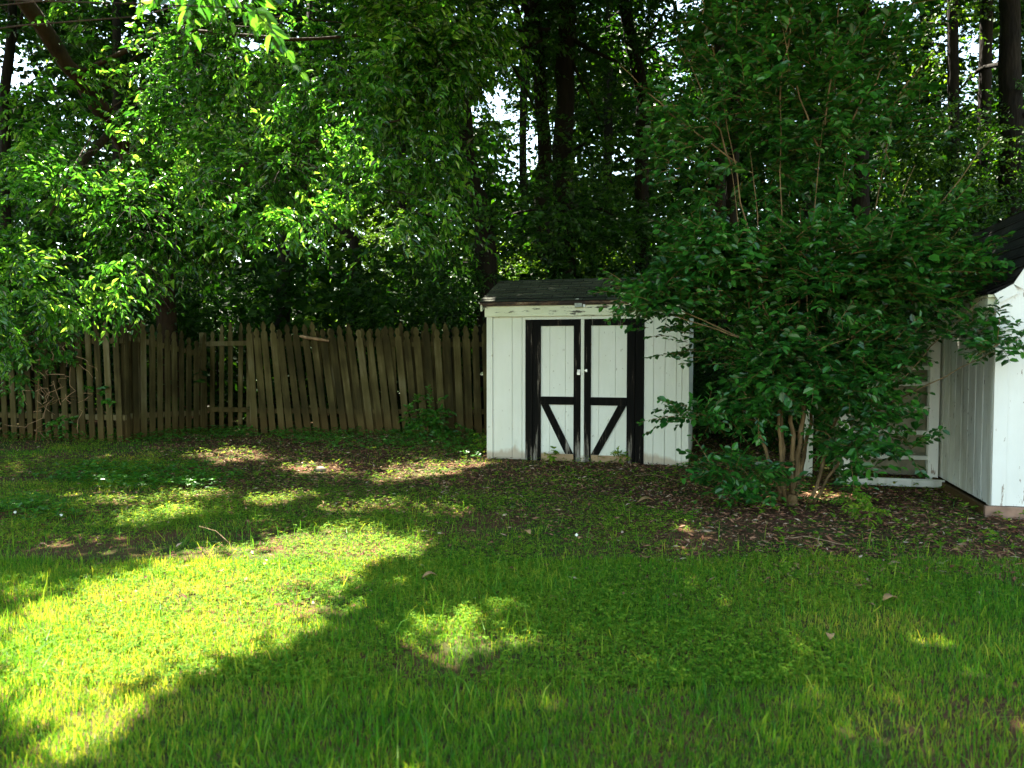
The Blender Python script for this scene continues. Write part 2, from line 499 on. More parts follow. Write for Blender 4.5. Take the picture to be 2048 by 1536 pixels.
        sm = N(n, 'ShaderNodeMath', operation='MULTIPLY_ADD', inputs={1: .5, 2: 0.0}); n.links.new(s.outputs[0], sm.inputs[0])
        s2 = N(n, 'ShaderNodeMath', operation='MULTIPLY_ADD', inputs={1: .5}); n.links.new(b.outputs[0], s2.inputs[0]); n.links.new(sm.outputs[0], s2.inputs[2])
        s3 = N(n, 'ShaderNodeMath', operation='MULTIPLY_ADD', inputs={1: .22}); n.links.new(oi.outputs['Random'], s3.inputs[0]); n.links.new(s2.outputs[0], s3.inputs[2])
        c = ramp(n, s3.outputs[0], [(.36, (.013, .011, .004)), (.55, (.043, .034, .012)), (.70, (.098, .079, .030)), (.84, (.18, .155, .09))]).outputs[0]
        zb = N(n, 'ShaderNodeMapRange', inputs={1: .05, 2: .5, 3: .75, 4: 0.0}); n.links.new(sep.outputs[2], zb.inputs[0])
        c = mixc(zb.outputs[0], c, (.10, .06, .02))
        p.inputs['Roughness'].default_value = .9; p.inputs['Specular IOR Level'].default_value = .15
        h = s
    elif kind == 'tan':
        s = noise(8.0, (.3, 1, 1), 5.0)
        c = ramp(n, s.outputs[0], [(.3, (.30, .19, .10)), (.7, (.52, .36, .20))]).outputs[0]
        p.inputs['Roughness'].default_value = .8; h = s
    elif kind == 'dull_white':  # duller white boards with darker streaks and flecks
        a = noise(2.5, (1, 1, .5)); s = noise(9.0, (1, 1, .15)); f = noise(22.0, (1, 1, .4), 3.0)
        c = ramp(n, a.outputs[0], [(.3, (.50, .50, .43)), (.7, (.72, .74, .69))]).outputs[0]
        st = ramp(n, s.outputs[0], [(.5, (0, 0, 0)), (.75, (.7, .7, .7))]).outputs[0]
        c = mixc(st, c, (.32, .30, .22))
        fl = ramp(n, f.outputs[0], [(.66, (0, 0, 0)), (.70, (1, 1, 1))]).outputs[0]
        c = mixc(fl, c, (.24, .21, .17))
        p.inputs['Roughness'].default_value = .7; h = s
    elif kind == 'peel':
        a = noise(2.5, (1, 1, .5)); f = noise(24.0, (1, 1, .2), 6.0, .65)
        c = ramp(n, a.outputs[0], [(.3, (.76, .76, .71)), (.7, (.85, .85, .81))]).outputs[0]
        zb = N(n, 'ShaderNodeMapRange', inputs={1: .08, 2: .32, 3: .12, 4: 0.0}); n.links.new(sep.outputs[2], zb.inputs[0])
        ad = N(n, 'ShaderNodeMath', operation='ADD'); n.links.new(f.outputs[0], ad.inputs[0]); n.links.new(zb.outputs[0], ad.inputs[1])
        fl = ramp(n, ad.outputs[0], [(.645, (0, 0, 0)), (.67, (1, 1, 1))]).outputs[0]
        c = mixc(fl, c, (.34, .28, .23))
        p.inputs['Roughness'].default_value = .5; h = f
    n.links.new(c, p.inputs['Base Color'])
    bp = N(n, 'ShaderNodeBump', inputs={'Strength': .5, 'Distance': .008}); n.links.new(h.outputs[0], bp.inputs['Height']); n.links.new(bp.outputs[0], p.inputs['Normal'])
    n.links.new(p.outputs[0], out.inputs[0])
    return m
for k in ('white', 'fascia', 'fascia_rot', 'black', 'fence', 'tan', 'dull_white', 'peel'):
    M[k] = board_mat(k + ' boards', k)

def shingle_mat(name, c0, c1, lichen):
    m, n, out = new_mat(name)
    tc = N(n, 'ShaderNodeTexCoord')
    br = N(n, 'ShaderNodeTexBrick', offset=.5); br.inputs['Scale'].default_value = 1
    br.inputs['Brick Width'].default_value = .30; br.inputs['Row Height'].default_value = .13; br.inputs['Mortar Size'].default_value = .006
    br.inputs['Color1'].default_value = (.35, .35, .35, 1); br.inputs['Color2'].default_value = (.75, .75, .75, 1); br.inputs['Mortar'].default_value = (0, 0, 0, 1)
    n.links.new(tc.outputs['UV'], br.inputs['Vector'])
    no = N(n, 'ShaderNodeTexNoise', inputs={'Scale': 60.0, 'Detail': 4.0}); n.links.new(tc.outputs['Object'], no.inputs['Vector'])
    nb = N(n, 'ShaderNodeTexNoise', inputs={'Scale': 2.2, 'Detail': 5.0, 'Roughness': .7}); n.links.new(tc.outputs['Object'], nb.inputs['Vector'])
    ml = N(n, 'ShaderNodeMix', data_type='RGBA', blend_type='MULTIPLY'); ml.inputs[0].default_value = 1
    cr = ramp(n, no.outputs[0], [(.35, c0), (.65, c1)])
    n.links.new(cr.outputs[0], ml.inputs[6]); n.links.new(br.outputs[0], ml.inputs[7])
    fl = ramp(n, nb.outputs[0], [(.60, (0, 0, 0)), (.74, (.8, .8, .8))])
    mx = N(n, 'ShaderNodeMix', data_type='RGBA'); n.links.new(fl.outputs[0], mx.inputs[0]); n.links.new(ml.outputs[2], mx.inputs[6]); mx.inputs[7].default_value = (*lichen, 1)
    p = N(n, 'ShaderNodeBsdfPrincipled'); p.inputs['Roughness'].default_value = .85; p.inputs['Specular IOR Level'].default_value = .25
    n.links.new(mx.outputs[2], p.inputs['Base Color'])
    bp = N(n, 'ShaderNodeBump', inputs={'Strength': .5, 'Distance': .004}); n.links.new(no.outputs[0], bp.inputs['Height']); n.links.new(bp.outputs[0], p.inputs['Normal'])
    n.links.new(p.outputs[0], out.inputs[0])
    return m
M['shingle'] = shingle_mat('mossy dark shingles', (.045, .055, .035), (.13, .14, .10), (.11, .13, .06))
M['shingle_b'] = shingle_mat('charcoal shingles', (.03, .028, .026), (.085, .08, .075), (.07, .065, .06))

def plain_mat(name, c, rough=.6, metal=0.0, scale=30, var=.25):
    m, n, out = new_mat(name)
    tc = N(n, 'ShaderNodeTexCoord'); no = N(n, 'ShaderNodeTexNoise', inputs={'Scale': scale, 'Detail': 4.0}); n.links.new(tc.outputs['Object'], no.inputs['Vector'])
    lo = tuple(x * (1 - var) for x in c); hi = tuple(min(1, x * (1 + var)) for x in c)
    cr = ramp(n, no.outputs[0], [(.3, lo), (.7, hi)])
    p = N(n, 'ShaderNodeBsdfPrincipled'); p.inputs['Roughness'].default_value = rough; p.inputs['Metallic'].default_value = metal
    n.links.new(cr.outputs[0], p.inputs['Base Color']); n.links.new(p.outputs[0], out.inputs[0])
    return m
M['grey_plastic'] = plain_mat('weathered grey plastic', (.33, .37, .33), .6)
M['pale_plastic'] = plain_mat('pale plastic', (.75, .78, .76), .4, 0, 20, .08)
M['steel'] = plain_mat('galvanised steel', (.6, .6, .6), .4, .8)
M['backing'] = plain_mat('weathered tan board', (.26, .24, .17), .8, 0, 9, .3)
M['dark'] = plain_mat('dark interior', (.015, .015, .015), .9)
M['stone'] = plain_mat('pale stone', (.20, .155, .11), .85, 0, 14, .3)
M['dry'] = plain_mat('dry leaf', (.42, .24, .11), .7, 0, 8, .35)
M['stick'] = plain_mat('weathered stick', (.30, .18, .10), .85, 0, 14, .4)
M['base_board'] = plain_mat('bare base board', (.27, .16, .11), .8, 0, 8, .35)
M['flower'] = plain_mat('clover flower', (.8, .8, .74), .7, 0, 40, .1)

def island_mat(name, stops, rough=.85):
    m, n, out = new_mat(name)
    g = N(n, 'ShaderNodeNewGeometry')
    cr = ramp(n, g.outputs['Random Per Island'], stops)
    p = N(n, 'ShaderNodeBsdfPrincipled'); p.inputs['Roughness'].default_value = rough; p.inputs['Specular IOR Level'].default_value = .25
    n.links.new(cr.outputs[0], p.inputs['Base Color']); n.links.new(p.outputs[0], out.inputs[0])
    return m
M['mulch'] = island_mat('bark mulch and old leaves', [(0, (.02, .009, .006)), (.35, (.08, .032, .018)), (.7, (.21, .09, .048)), (.92, (.36, .19, .11)), (1, (.5, .38, .28))])
M['clover_flower'] = M['flower']

def ground_mat():
    m, n, out = new_mat('soil and thatch')
    tc = N(n, 'ShaderNodeTexCoord')
    a = N(n, 'ShaderNodeTexNoise', inputs={'Scale': 22.0, 'Detail': 6.0, 'Roughness': .75}); n.links.new(tc.outputs['Object'], a.inputs['Vector'])
    b = N(n, 'ShaderNodeTexNoise', inputs={'Scale': 1.3, 'Detail': 5.0, 'Roughness': .65}); n.links.new(tc.outputs['Object'], b.inputs['Vector'])
    c = ramp(n, a.outputs[0], [(.3, (.035, .018, .010)), (.55, (.11, .055, .030)), (.75, (.19, .11, .06))])
    d = ramp(n, a.outputs[0], [(.3, (.02, .035, .008)), (.7, (.07, .085, .025))])
    f = ramp(n, b.outputs[0], [(.42, (0, 0, 0)), (.60, (1, 1, 1))])
    mx = N(n, 'ShaderNodeMix', data_type='RGBA'); n.links.new(f.outputs[0], mx.inputs[0]); n.links.new(c.outputs[0], mx.inputs[6]); n.links.new(d.outputs[0], mx.inputs[7])
    p = N(n, 'ShaderNodeBsdfPrincipled'); p.inputs['Roughness'].default_value = .95; p.inputs['Specular IOR Level'].default_value = .1
    n.links.new(mx.outputs[2], p.inputs['Base Color'])
    bp = N(n, 'ShaderNodeBump', inputs={'Strength': .8, 'Distance': .02}); n.links.new(a.outputs[0], bp.inputs['Height']); n.links.new(bp.outputs[0], p.inputs['Normal'])
    n.links.new(p.outputs[0], out.inputs[0])
    return m
M['ground'] = ground_mat()

# ------------------------------------------------------------------ ground
def axis_coords(lo, hi, far, step):
    a = np.arange(lo, hi + 1e-6, step)
    out = np.geomspace(1, far, 14) - 1
    return np.concatenate([lo - out[:0:-1], a, hi + out[1:]])
gx_ = axis_coords(-10, 9, 160, .18); gy_ = axis_coords(1, 16, 160, .18)
XX, YY = np.meshgrid(gx_, gy_)
fade = np.clip(1.5 - np.maximum(np.abs(XX) - 9, 0) / 10 - np.maximum(np.abs(YY - 8) - 8, 0) / 10, 0, 1)
ZZ = gz(XX, YY) * fade
ny, nx = XX.shape
idx = np.arange(ny * nx).reshape(ny, nx)
fq = np.stack([idx[:-1, :-1], idx[:-1, 1:], idx[1:, 1:], idx[1:, :-1]], -1).reshape(-1, 4)
ground = link('ground', np_mesh('ground', np.stack([XX, YY, ZZ], -1).reshape(-1, 3), [fq], True), M['ground'])
set_tag(ground, 'uneven backyard soil under thin lawn and mulch', 'ground', kind='structure')

ROT = math.radians(-15.4)
cR, sR = math.cos(ROT), math.sin(ROT)

# ------------------------------------------------------------------ small shed
SA = np.array([-0.345, 10.36])
def wall_xz(px, py, origin=SA, yoff=0.0):
    """local x,z on the shed's front plane for a pixel"""
    d = _dir(px, py)
    o = origin + yoff * np.array([-sR, cR])
    nrm = np.array([-sR, cR])
    t = (o @ nrm) / (d[:2] @ nrm)
    p = d * t
    rel = p[:2] - origin
    return rel @ np.array([cR, sR]), p[2] + CAM_H
WX = lambda px: wall_xz(px, 770)[0]

shed = empty('garden_shed', (SA[0], SA[1], 0), ROT)
set_tag(shed, 'small white wooden shed with black framed double doors and dark shingle roof', 'shed')
W = 2.72; D = 1.85; H = 2.02
def planks(mb, xs, y0, y1, z0, z1, gap=.007):
    for i in range(len(xs) - 1):
        mb.box((xs[i] + gap / 2, y0, z0), (xs[i + 1] - gap / 2, y1, z1))
fw = MB()
dl, dr = WX(1051), WX(1288)
xs_l = [0.09] + [WX(p) for p in (988, 1000, 1011, 1022, 1033)] + [dl]
xs_r = [dr] + [WX(p) for p in (1307, 1330, 1353)] + [W - .09]
planks(fw, [.085, .36, .50, dl], 0, .02, .02, H, .007)
planks(fw, xs_r, 0, .02, -.03, H, .008)
fw.box((.05, .02, -.02), (dl, .035, H)); fw.box((dr, .02, -.05), (W - .05, .035, H))
fw.box((dl, 0.0, H - .08), (dr, .035, H))
fw.build('front_wall', M['white'], shed)
for k, x in enumerate((.0, W)):
    s_ = MB()
    ys = np.linspace(.05, D - .03, 9)
    for i in range(8):
        s_.box((x + (.01 if k == 0 else -.03), ys[i] + .002, -.04), (x + (.03 if k == 0 else -.01), ys[i + 1] - .002, H))
    # gable triangle
    s_.add([(x, .03, H), (x, D - .03, H), (x, D / 2, H + .36), (x + (.02 if k == 0 else -.02), .03, H), (x + (.02 if k == 0 else -.02), D - .03, H), (x + (.02 if k == 0 else -.02), D / 2, H + .36)],
           [(0, 1, 2), (3, 5, 4), (0, 2, 5, 3), (1, 4, 5, 2), (0, 3, 4, 1)])
    s_.build('side_wall', M['white'], shed)
MB().box((.04, D - .02, -.04), (W - .04, D, H)).build('back_wall', M['white'], shed)
for x0, x1 in ((0, .085), (W - .085, W)):
    MB().box((x0, -.018, -.05), (x1, .001, H)).box((x0 if x0 == 0 else x1 - .018, .001, -.05), ((.018 if x0 == 0 else x1), .075, H)).build('corner_trim', M['white'], shed, bevel=.003)
zt = 2.0
MB().box((-.02, -.045, H - .07), (W + .02, -.019, H + .075)).box((-.02, -.019, H + .0), (W + .02, .0, H + .07)).build('fascia', M['fascia'], shed, bevel=.004)
MB().box((-.05, -.085, H + .078), (W + .05, -.046, H + .125)).build('drip_edge', M['fascia_rot'], shed, bevel=.005)
MB().box((dl - .01, -.014, H - .112), (dr + .01, .0, H - .072)).build('header_trim', M['white'], shed)

def shingle_roof(prof, y0, y1, name, mat, parent, course=.13, th=.012, along='x', uvs=True):
    """prof: list of (across, z) from eave to ridge; courses run along `along` from y0 to y1"""
    me_v = []; me_f = []; uv = []
    seg = []
    L = 0
    pts = [prof[0]]
    for a, b in zip(prof[:-1], prof[1:]):
        l = math.hypot(b[0] - a[0], b[1] - a[1]); n = max(1, round(l / course))
        for i in range(n):
            p0 = (a[0] + (b[0] - a[0]) * i / n, a[1] + (b[1] - a[1]) * i / n)
            p1 = (a[0] + (b[0] - a[0]) * (i + 1) / n, a[1] + (b[1] - a[1]) * (i + 1) / n)
            nx_, nz_ = -(b[1] - a[1]) / l, (b[0] - a[0]) / l
            seg.append((p0, p1, nx_, nz_, L + l * i / n, L + l * (i + 1) / n))
        L += l
    cols_ = np.linspace(y0, y1, 15)
    for (p0, p1, nx_, nz_, l0, l1) in seg:
        # butt edge lifted th above, top edge flush
        jit = rng.normal(0, .0015, len(cols_))
        q = [(p0[0], p0[1] - .002), (p0[0] + nx_ * th, p0[1] + nz_ * th), (p1[0] + nx_ * .002, p1[1] + nz_ * .002)]
        base = len(me_v)
        for ci, c in enumerate(cols_):
            for j, (a_, z_) in enumerate(q):
                zz_ = z_ + jit[ci]
                me_v.append((c, a_, zz_) if along == 'x' else (a_, c, zz_))
        for i in range(len(cols_) - 1):
            b0 = base + i * 3; b1 = b0 + 3
            me_f.append((b0, b1, b1 + 1, b0 + 1)); uv.append([(cols_[i], l0), (cols_[i + 1], l0), (cols_[i + 1], l0 + .01), (cols_[i], l0 + .01)])
            me_f.append((b0 + 1, b1 + 1, b1 + 2, b0 + 2)); uv.append([(cols_[i], l0 + .005), (cols_[i + 1], l0 + .005), (cols_[i + 1], l1 - .001), (cols_[i], l1 - .001)])
    me = np_mesh(name, np.array(me_v), [np.array(me_f)])
    u = me.uv_layers.new(name='UVMap')
    u.data.foreach_set('uv', np.array(uv, np.float32).ravel())
    return link(name, me, mat, parent)

ev = -.10
rz0 = H + .125
roof_deck = MB()
ridge_y, ridge_z = D / 2, rz0 + .39
roof_deck.add([(x, y, z) for x in (-.07, W + .07) for (y, z) in ((ev, rz0 - .004), (ridge_y, ridge_z - .004), (D - ev, rz0 - .004), (D - ev, rz0 - .03), (ridge_y, ridge_z - .03), (ev, rz0 - .03))],
              [(0, 1, 4, 5), (1, 2, 3, 4), (6, 11, 10, 7), (7, 10, 9, 8), (0, 6, 7, 1), (1, 7, 8, 2), (5, 4, 10, 11), (4, 3, 9, 10), (0, 5, 11, 6), (2, 8, 9, 3)])
rd = roof_deck.build('roof', M['fascia_rot'], shed)
shingle_roof([(ev - .01, rz0), (ridge_y, ridge_z)], -.08, W + .08, 'shingles', M['shingle'], rd)
shingle_roof([(D - ev + .01, rz0), (ridge_y, ridge_z + .002)], -.08, W + .08, 'shingles', M['shingle'], rd)
for k in (0, 1):
    x0, x1 = ((-.062, -.04) if k == 0 else (W + .04, W + .062))
    r_ = MB()
    r_.add([(x, y, z) for x in (x0, x1) for (y, z) in ((ev, rz0 - .031), (ridge_y, ridge_z - .031), (D - ev, rz0 - .031), (D - ev, rz0 - .12), (ridge_y, ridge_z - .12), (ev, rz0 - .12))],
           [(0, 1, 4, 5), (1, 2, 3, 4), (6, 11, 10, 7), (7, 10, 9, 8), (0, 6, 7, 1), (1, 7, 8, 2), (5, 4, 10, 11), (4, 3, 9, 10), (0, 5, 11, 6), (2, 8, 9, 3)])
    r_.build('rake_board', M['fascia'], shed)
MB().box((.03, .04, -.03), (W - .03, D - .03, H - .02)).build('interior', M['dark'], shed)
# jamb boards (black) either side
zT = H - .115
for a, b in ((WX(1051.8), WX(1066)), (WX(1271), WX(1286.7))):
    MB().box((a, -.020, -.06), (b, .0, zT)).build('door_jamb', M['black'], shed, bevel=.003)
def door(xa, xb, st_a, st_b, diag, hinge_left):
    """a door from xa to xb; stile widths st_a (left), st_b (right)"""
    e = link('door', None, None, shed); e.empty_display_size = .1
    zb = .0
    zm0, zm1 = wall_xz(1110, 809)[1], wall_xz(1110, 793)[1]
    ztr = zT - .085
    zlow = .095
    pn = MB()
    nb = 3
    gx = [xa + st_a] + diag['grooves'] + [xb - st_b]
    planks(pn, gx, -.006, .006, zlow, zT - .01, .007)
    pn.box((xa + st_a - .01, .0062, .0), (xb - st_b + .01, .010, zT - .02))
    pn.build('panel', M['white'], e)
    lw = MB(); planks(lw, gx, -.003, .0061, -.05, zlow - .002, .006)
    lw.build('kick_board', M['tan'], e)
    for a, b in ((xa, xa + st_a), (xb - st_b, xb)):
        MB().box((a, -.026, -.06), (b, -.006, zT)).build('stile', M['black'], e, bevel=.003)
    for z0, z1 in ((ztr, zT), (zm0, zm1)):
        MB().box((xa + st_a + .001, -.025, z0), (xb - st_b - .001, -.0062, z1)).build('rail', M['black'], e, bevel=.003)
    # diagonal brace
    x0, x1 = diag['top']; x2, x3 = diag['bot']
    MB().prism([(x0, zm0 - .001), (x1, zm0 - .001), (x3, zlow + .005), (x2, zlow + .005)] if True else [], -.024, -.0063).build('brace', M['black'], e, bevel=.002)
    return e
xg0, xg1 = WX(1162), WX(1169)
dA = door(WX(1067), xg0, WX(1082) - WX(1067), WX(1162) - WX(1147.8),
          {'grooves': [WX(1100), WX(1131)], 'top': (WX(1083), WX(1098)), 'bot': (WX(1131), WX(1147.3))}, True)
dB = door(xg1, WX(1270), WX(1182) - WX(1169), WX(1270) - WX(1254),
          {'grooves': [WX(1198), WX(1231)], 'top': (WX(1236), WX(1253)), 'bot': (WX(1182.5), WX(1198))}, False)
MB().box((xg0 + .002, -.030, -.05), (xg1 - .002, -.004, zT)).build('astragal', M['white'], dA, bevel=.002)
hx, hz = wall_xz(1158.5, 742)
MB().box((hx - .022, -.034, hz - .02), (hx + .022, -.0265, hz + .02)).build('lock', M['steel'], dA, bevel=.002)
hp = MB().box((hx - .02, -.055, hz - .05), (hx + .02, -.035, hz - .015)).tube([(hx - .013, -.045, hz - .015), (hx - .013, -.045, hz + .006), (hx, -.045, hz + .014), (hx + .013, -.045, hz + .006), (hx + .013, -.045, hz - .015)], .004, 6)
hp.build('padlock', M['steel'], dA, bevel=.002)
hx, hz = wall_xz(1173.5, 741)
MB().box((hx - .012, -.034, hz - .02), (hx + .012, -.0265, hz + .02)).box((hx - .05, -.036, hz - .006), (hx - .012, -.031, hz + .006)).build('hasp', M['steel'], dB, bevel=.002)

# sensor light on the fascia
def local(o, x, y, z):
    return o.matrix_world @ Vector((x, y, z))
bpy.context.view_layer.update()
lx, lz = wall_xz(1159, 611)
lt = empty('sensor_light', local(shed, lx, -.047, lz), ROT)
set_tag(lt, 'small weathered grey box light fixed to the shed fascia above the doors', 'light fixture')
MB().box((-.05, -.05, -.028), (.05, .0, .032)).build('housing', M['grey_plastic'], lt, bevel=.005)
ca, sa_ = math.cos(math.radians(12)), math.sin(math.radians(12))
MB().box((-.024, -.03, .0), (.024, -.005, .055), rot=[[ca, 0, -sa_], [0, 1, 0], [sa_, 0, ca]], at=(-.01, -.01, .0335)).build('solar_panel', M['grey_plastic'], lt, bevel=.003)
MB().box((.062, -.03, -.03), (.088, .0, .015)).build('sensor', M['pale_plastic'], lt, bevel=.004)

# ------------------------------------------------------------------ big barn shed on the right
SC = np.array([4.19, 6.59])
barn = empty('barn_shed', (SC[0], SC[1], 0), ROT)
set_tag(barn, 'white barn shaped shed with peeling corner boards and charcoal gambrel roof', 'shed')
BW, BL = 3.0, 3.1
MB().box((-.0, -.0, -.02), (BW, .045, .10)).build('base_board', M['base_board'], barn, bevel=.004)
MB().box((0, .046, -.02), (.045, BL, .085)).build('base_board', M['fence'], barn, bevel=.004)
EV = 1.99
sd_ = MB(); ys = [.17] + list(np.arange(.38, BL, .21)) + [BL]
for i in range(len(ys) - 1):
    sd_.box((.075, ys[i] + .014, .09), (.095, ys[i + 1] - .014, EV - .02))
sd_.box((.0955, .17, .09), (.11, BL, EV - .02))
sd_.build('side_wall', M['dull_white'], barn)
prof = [(.06, EV - .01), (.174, 2.04), (.645, 2.84), (1.5, 3.25), (BW - .645, 2.84), (BW - .174, 2.04), (BW - .06, EV - .01)]
fr_ = MB()
xs = list(np.arange(.17, BW - .06, .21)) + [BW - .06]
def topz(x):
    for (a, b) in zip(prof[:-1], prof[1:]):
        if a[0] <= x <= b[0]: return a[1] + (b[1] - a[1]) * (x - a[0]) / (b[0] - a[0]) - .015
    return EV
for i in range(len(xs) - 1):
    a, b = xs[i] + .004, xs[i + 1] - .004
    inner = [p[0] for p in prof if a < p[0] < b]
    out_ = [(a, .102), (b, .102)] + [(x, topz(x)) for x in sorted([a, b] + inner, reverse=True)]
    fr_.prism(out_, .055, .072)
fr_.box((.17, .0725, .1), (BW - .1, .08, EV))
fr_.build('front_wall', M['peel'], barn)
MB().box((.058, .036, .102), (.168, .0715, EV - .02)).build('corner_trim', M['peel'], barn, bevel=.003)
MB().box((.056, .0725, .09), (.0745, .165, EV - .02)).build('corner_trim', M['dull_white'], barn, bevel=.003)
MB().box((-.01, .036, EV - .045), (.11, BL, EV - .022)).build('soffit', M['fascia'], barn)
MB().box((.0, .074, EV - .14), (.073, BL - .01, EV - .046)).build('frieze_board', M['fascia'], barn)
# rake boards
rb = MB()
def offset_prof(p, d): return [(x, z - d) for x, z in p]
rk = [(.03, EV - .02), (.174, 2.055), (.645, 2.845), (1.5, 3.255), (BW - .645, 2.845), (BW - .174, 2.055), (BW - .03, EV - .02)]
for (a, b) in zip(rk[:-1], rk[1:]):
    dx, dz = b[0] - a[0], b[1] - a[1]; l = math.hypot(dx, dz); nx_, nz_ = dz / l * .09, -dx / l * .09
    rb.prism([a, (a[0] + nx_, a[1] + nz_), (b[0] + nx_, b[1] + nz_), b], .010, .034)
rb.build('rake_board', M['peel'], barn)
deckp = [(-.03, EV - .02), (.174, 2.06), (.645, 2.85), (1.5, 3.26), (BW - .645, 2.85), (BW - .174, 2.06), (BW + .03, EV - .02)]
dk = MB()
for (a, b) in zip(deckp[:-1], deckp[1:]):
    dk.prism([a, b, (b[0], b[1] + .018), (a[0], a[1] + .018)], .0, BL + .05)
dko = dk.build('roof', M['shingle_b'], barn)
up_ = [(x, z + .022) for x, z in deckp]
shingle_roof(up_[:4], -.02, BL + .08, 'shingles', M['shingle_b'], dko, along='y')
shingle_roof(up_[:2:-1], -.02, BL + .08, 'shingles', M['shingle_b'], dko, along='y')
MB().box((BW - .1, .09, .05), (BW - .08, BL, EV)).build('side_wall', M['dull_white'], barn)
MB().box((.12, BL - .03, .05), (BW - .12, BL, EV)).prism([(x, z - .02) for x, z in prof], BL - .03, BL - .01).build('back_wall', M['dull_white'], barn)

# ------------------------------------------------------------------ white slatted frame between shrub and barn shed
bpy.context.view_layer.update()
fo = local(barn, .055, 1.75, 0)
frm = empty('slatted_screen', fo, ROT)
set_tag(frm, 'weathered white wooden screen of posts and horizontal slats against the barn shed', 'screen')
for s, wd in ((-.10, .10), (-1.0, .10), (-1.36, .09)):
    MB().box((s, -.045 if s > -1.2 else .15, -.02), (s + wd, .045 if s > -1.2 else .24, 1.98)).build('post', M['dull_white'] if s < -1.2 else M['peel'], frm, bevel=.004)
for z in (.27, .55, .82, 1.09, 1.27, 1.52, 1.88):
    MB().box((-.899, -.03, z), (-.101, .015, z + .045)).build('slat', M['dull_white'], frm, bevel=.003)
MB().box((-1.35, -.04, 1.981), (.0, .04, 2.04)).build('top_rail', M['dull_white'], frm, bevel=.003)
pb = MB()
for i in range(7):
    pb.box((-1.0, .5, .02 + i * .26), (.0, .52, .02 + i * .26 + .255))
pb.build('backing_board', M['backing'], frm)
rl = empty('timber_rail', local(barn, -1.0, 1.42, .02), ROT)
set_tag(rl, 'weathered grey timber rail lying along the ground below the white slatted screen', 'timber')
MB().box((0, -.045, 0), (1.04, .0, .085)).build('beam', M['dull_white'], rl, bevel=.006)
MB().box((.72, -.085, .012), (1.0, -.046, .078)).build('end_block', M['dull_white'], rl, bevel=.004)

# ------------------------------------------------------------------ picket fence
def picket_mesh(h, wd, th, worn):
    s = wd / 2
    hh = .21
    pr = [(-s, 0), (s, 0), (s, h - hh), (s * .78, h - hh + .015), (s * .52, h - hh + .035), (s * .60, h - hh + .055), (s * .86, h - hh + .085), (s * .84, h - hh + .115),
          (s * .5, h - hh + .17), (s * .06, h - worn), (-s * .06, h - worn), (-s * .5, h - hh + .17), (-s * .84, h - hh + .115), (-s * .86, h - hh + .085), (-s * .60, h - hh + .055), (-s * .52, h - hh + .035), (-s * .78, h - hh + .015), (-s, h - hh)]
    mb = MB().prism(pr, -th / 2, th / 2)
    me = mb.mesh('picket'); me.materials.append(M['fence']); return me
pk = [picket_mesh(2.04, .092, .019, 0), picket_mesh(2.0, .095, .02, .01), picket_mesh(2.07, .088, .019, 0), picket_mesh(1.98, .092, .02, .03)]

def fence(a, b, n, label, lean0=0.0, lean1=0.0, top0=2.02, top1=2.02, rails_front=False, second=None, wd=1.0, back_lean=0.0, posts=(0, 1)):
    """fence from a to b (xy); lean in radians along the run (varies), top heights vary"""
    a = np.array(a); b = np.array(b); L = np.linalg.norm(b - a); ang = math.atan2(b[1] - a[1], b[0] - a[0])
    e = empty('picket_fence', (a[0], a[1], 0), ang)
    set_tag(e, label, 'fence', 'sections of the weathered picket fence')
    side = 1 if rails_front else -1
    def put(t, y, k, sc_, lean, dz):
        o = link('picket', pk[k], None, e)
        o.location = (t * L, y, dz); o.scale = (wd, 1, sc_)
        o.rotation_euler = (back_lean * t, lean, 0)
    for i in range(n):
        t = (i + .5) / n
        lean = lean0(t) if callable(lean0) else lean0 + (lean1 - lean0) * t
        k = int(rng.integers(0, 4)); top = top0 + (top1 - top0) * t
        put(t + rng.normal(0, .03) / n, side * .032, k, top / 2.02 * rng.uniform(.985, 1.01), lean + rng.normal(0, .005), rng.uniform(-.05, .0))
    if second:
        t0, t1, m2 = second
        for i in range(m2):
            t = t0 + (t1 - t0) * (i + .5) / m2
            put(t, -side * .032, int(rng.integers(0, 4)), 1.0 * rng.uniform(.97, 1.0), (lean0(t) if callable(lean0) else lean0) * .3 + rng.normal(0, .01), -.04)
    for z in (.36, 1.60):
        r = MB(); kk = 8
        for i in range(kk):
            x0, x1 = L * i / kk, L * (i + 1) / kk
            z0 = z * (top0 + (top1 - top0) * i / kk) / 2.02; z1 = z * (top0 + (top1 - top0) * (i + 1) / kk) / 2.02
            r.add([(x0, -.02, z0), (x1, -.02, z1), (x1, .02, z1), (x0, .02, z0), (x0, -.02, z0 + .088), (x1, -.02, z1 + .088), (x1, .02, z1 + .088), (x0, .02, z0 + .088)],
                  [(0, 3, 2, 1), (4, 5, 6, 7), (0, 1, 5, 4), (2, 3, 7, 6)] + ([(3, 0, 4, 7)] if i == 0 else []) + ([(1, 2, 6, 5)] if i == kk - 1 else []))
        r.build('rail', M['fence'], e)
    for t in posts:
        tp = (top0 + (top1 - top0) * t) - .16
        MB().box((t * L - .045, .025 if side < 0 else -.115, -.05), (t * L + .045, .115 if side < 0 else -.025, tp)).build('post', M['fence'], e, bevel=.006)
    return e
fa = P(-45, 800, 12.9)[:2]; fb = P(251, 800, 12.15)[:2]
fence(fa, fb, 17, 'section of grey picket fence at the left edge of the photo with vines on it', -.02, -.035, 2.0, 2.04, posts=(.35, .98), wd=1.16)
fc = P(260, 800, 12.35)[:2]; fd = P(408, 800, 13.9)[:2]
fence(fc, fd, 10, 'dark receding section of picket fence sagging down beside the lit grey section', 0.0, 0.03, 2.10, 1.74, posts=(0, 1), second=(0, .2, 2), wd=1.2)
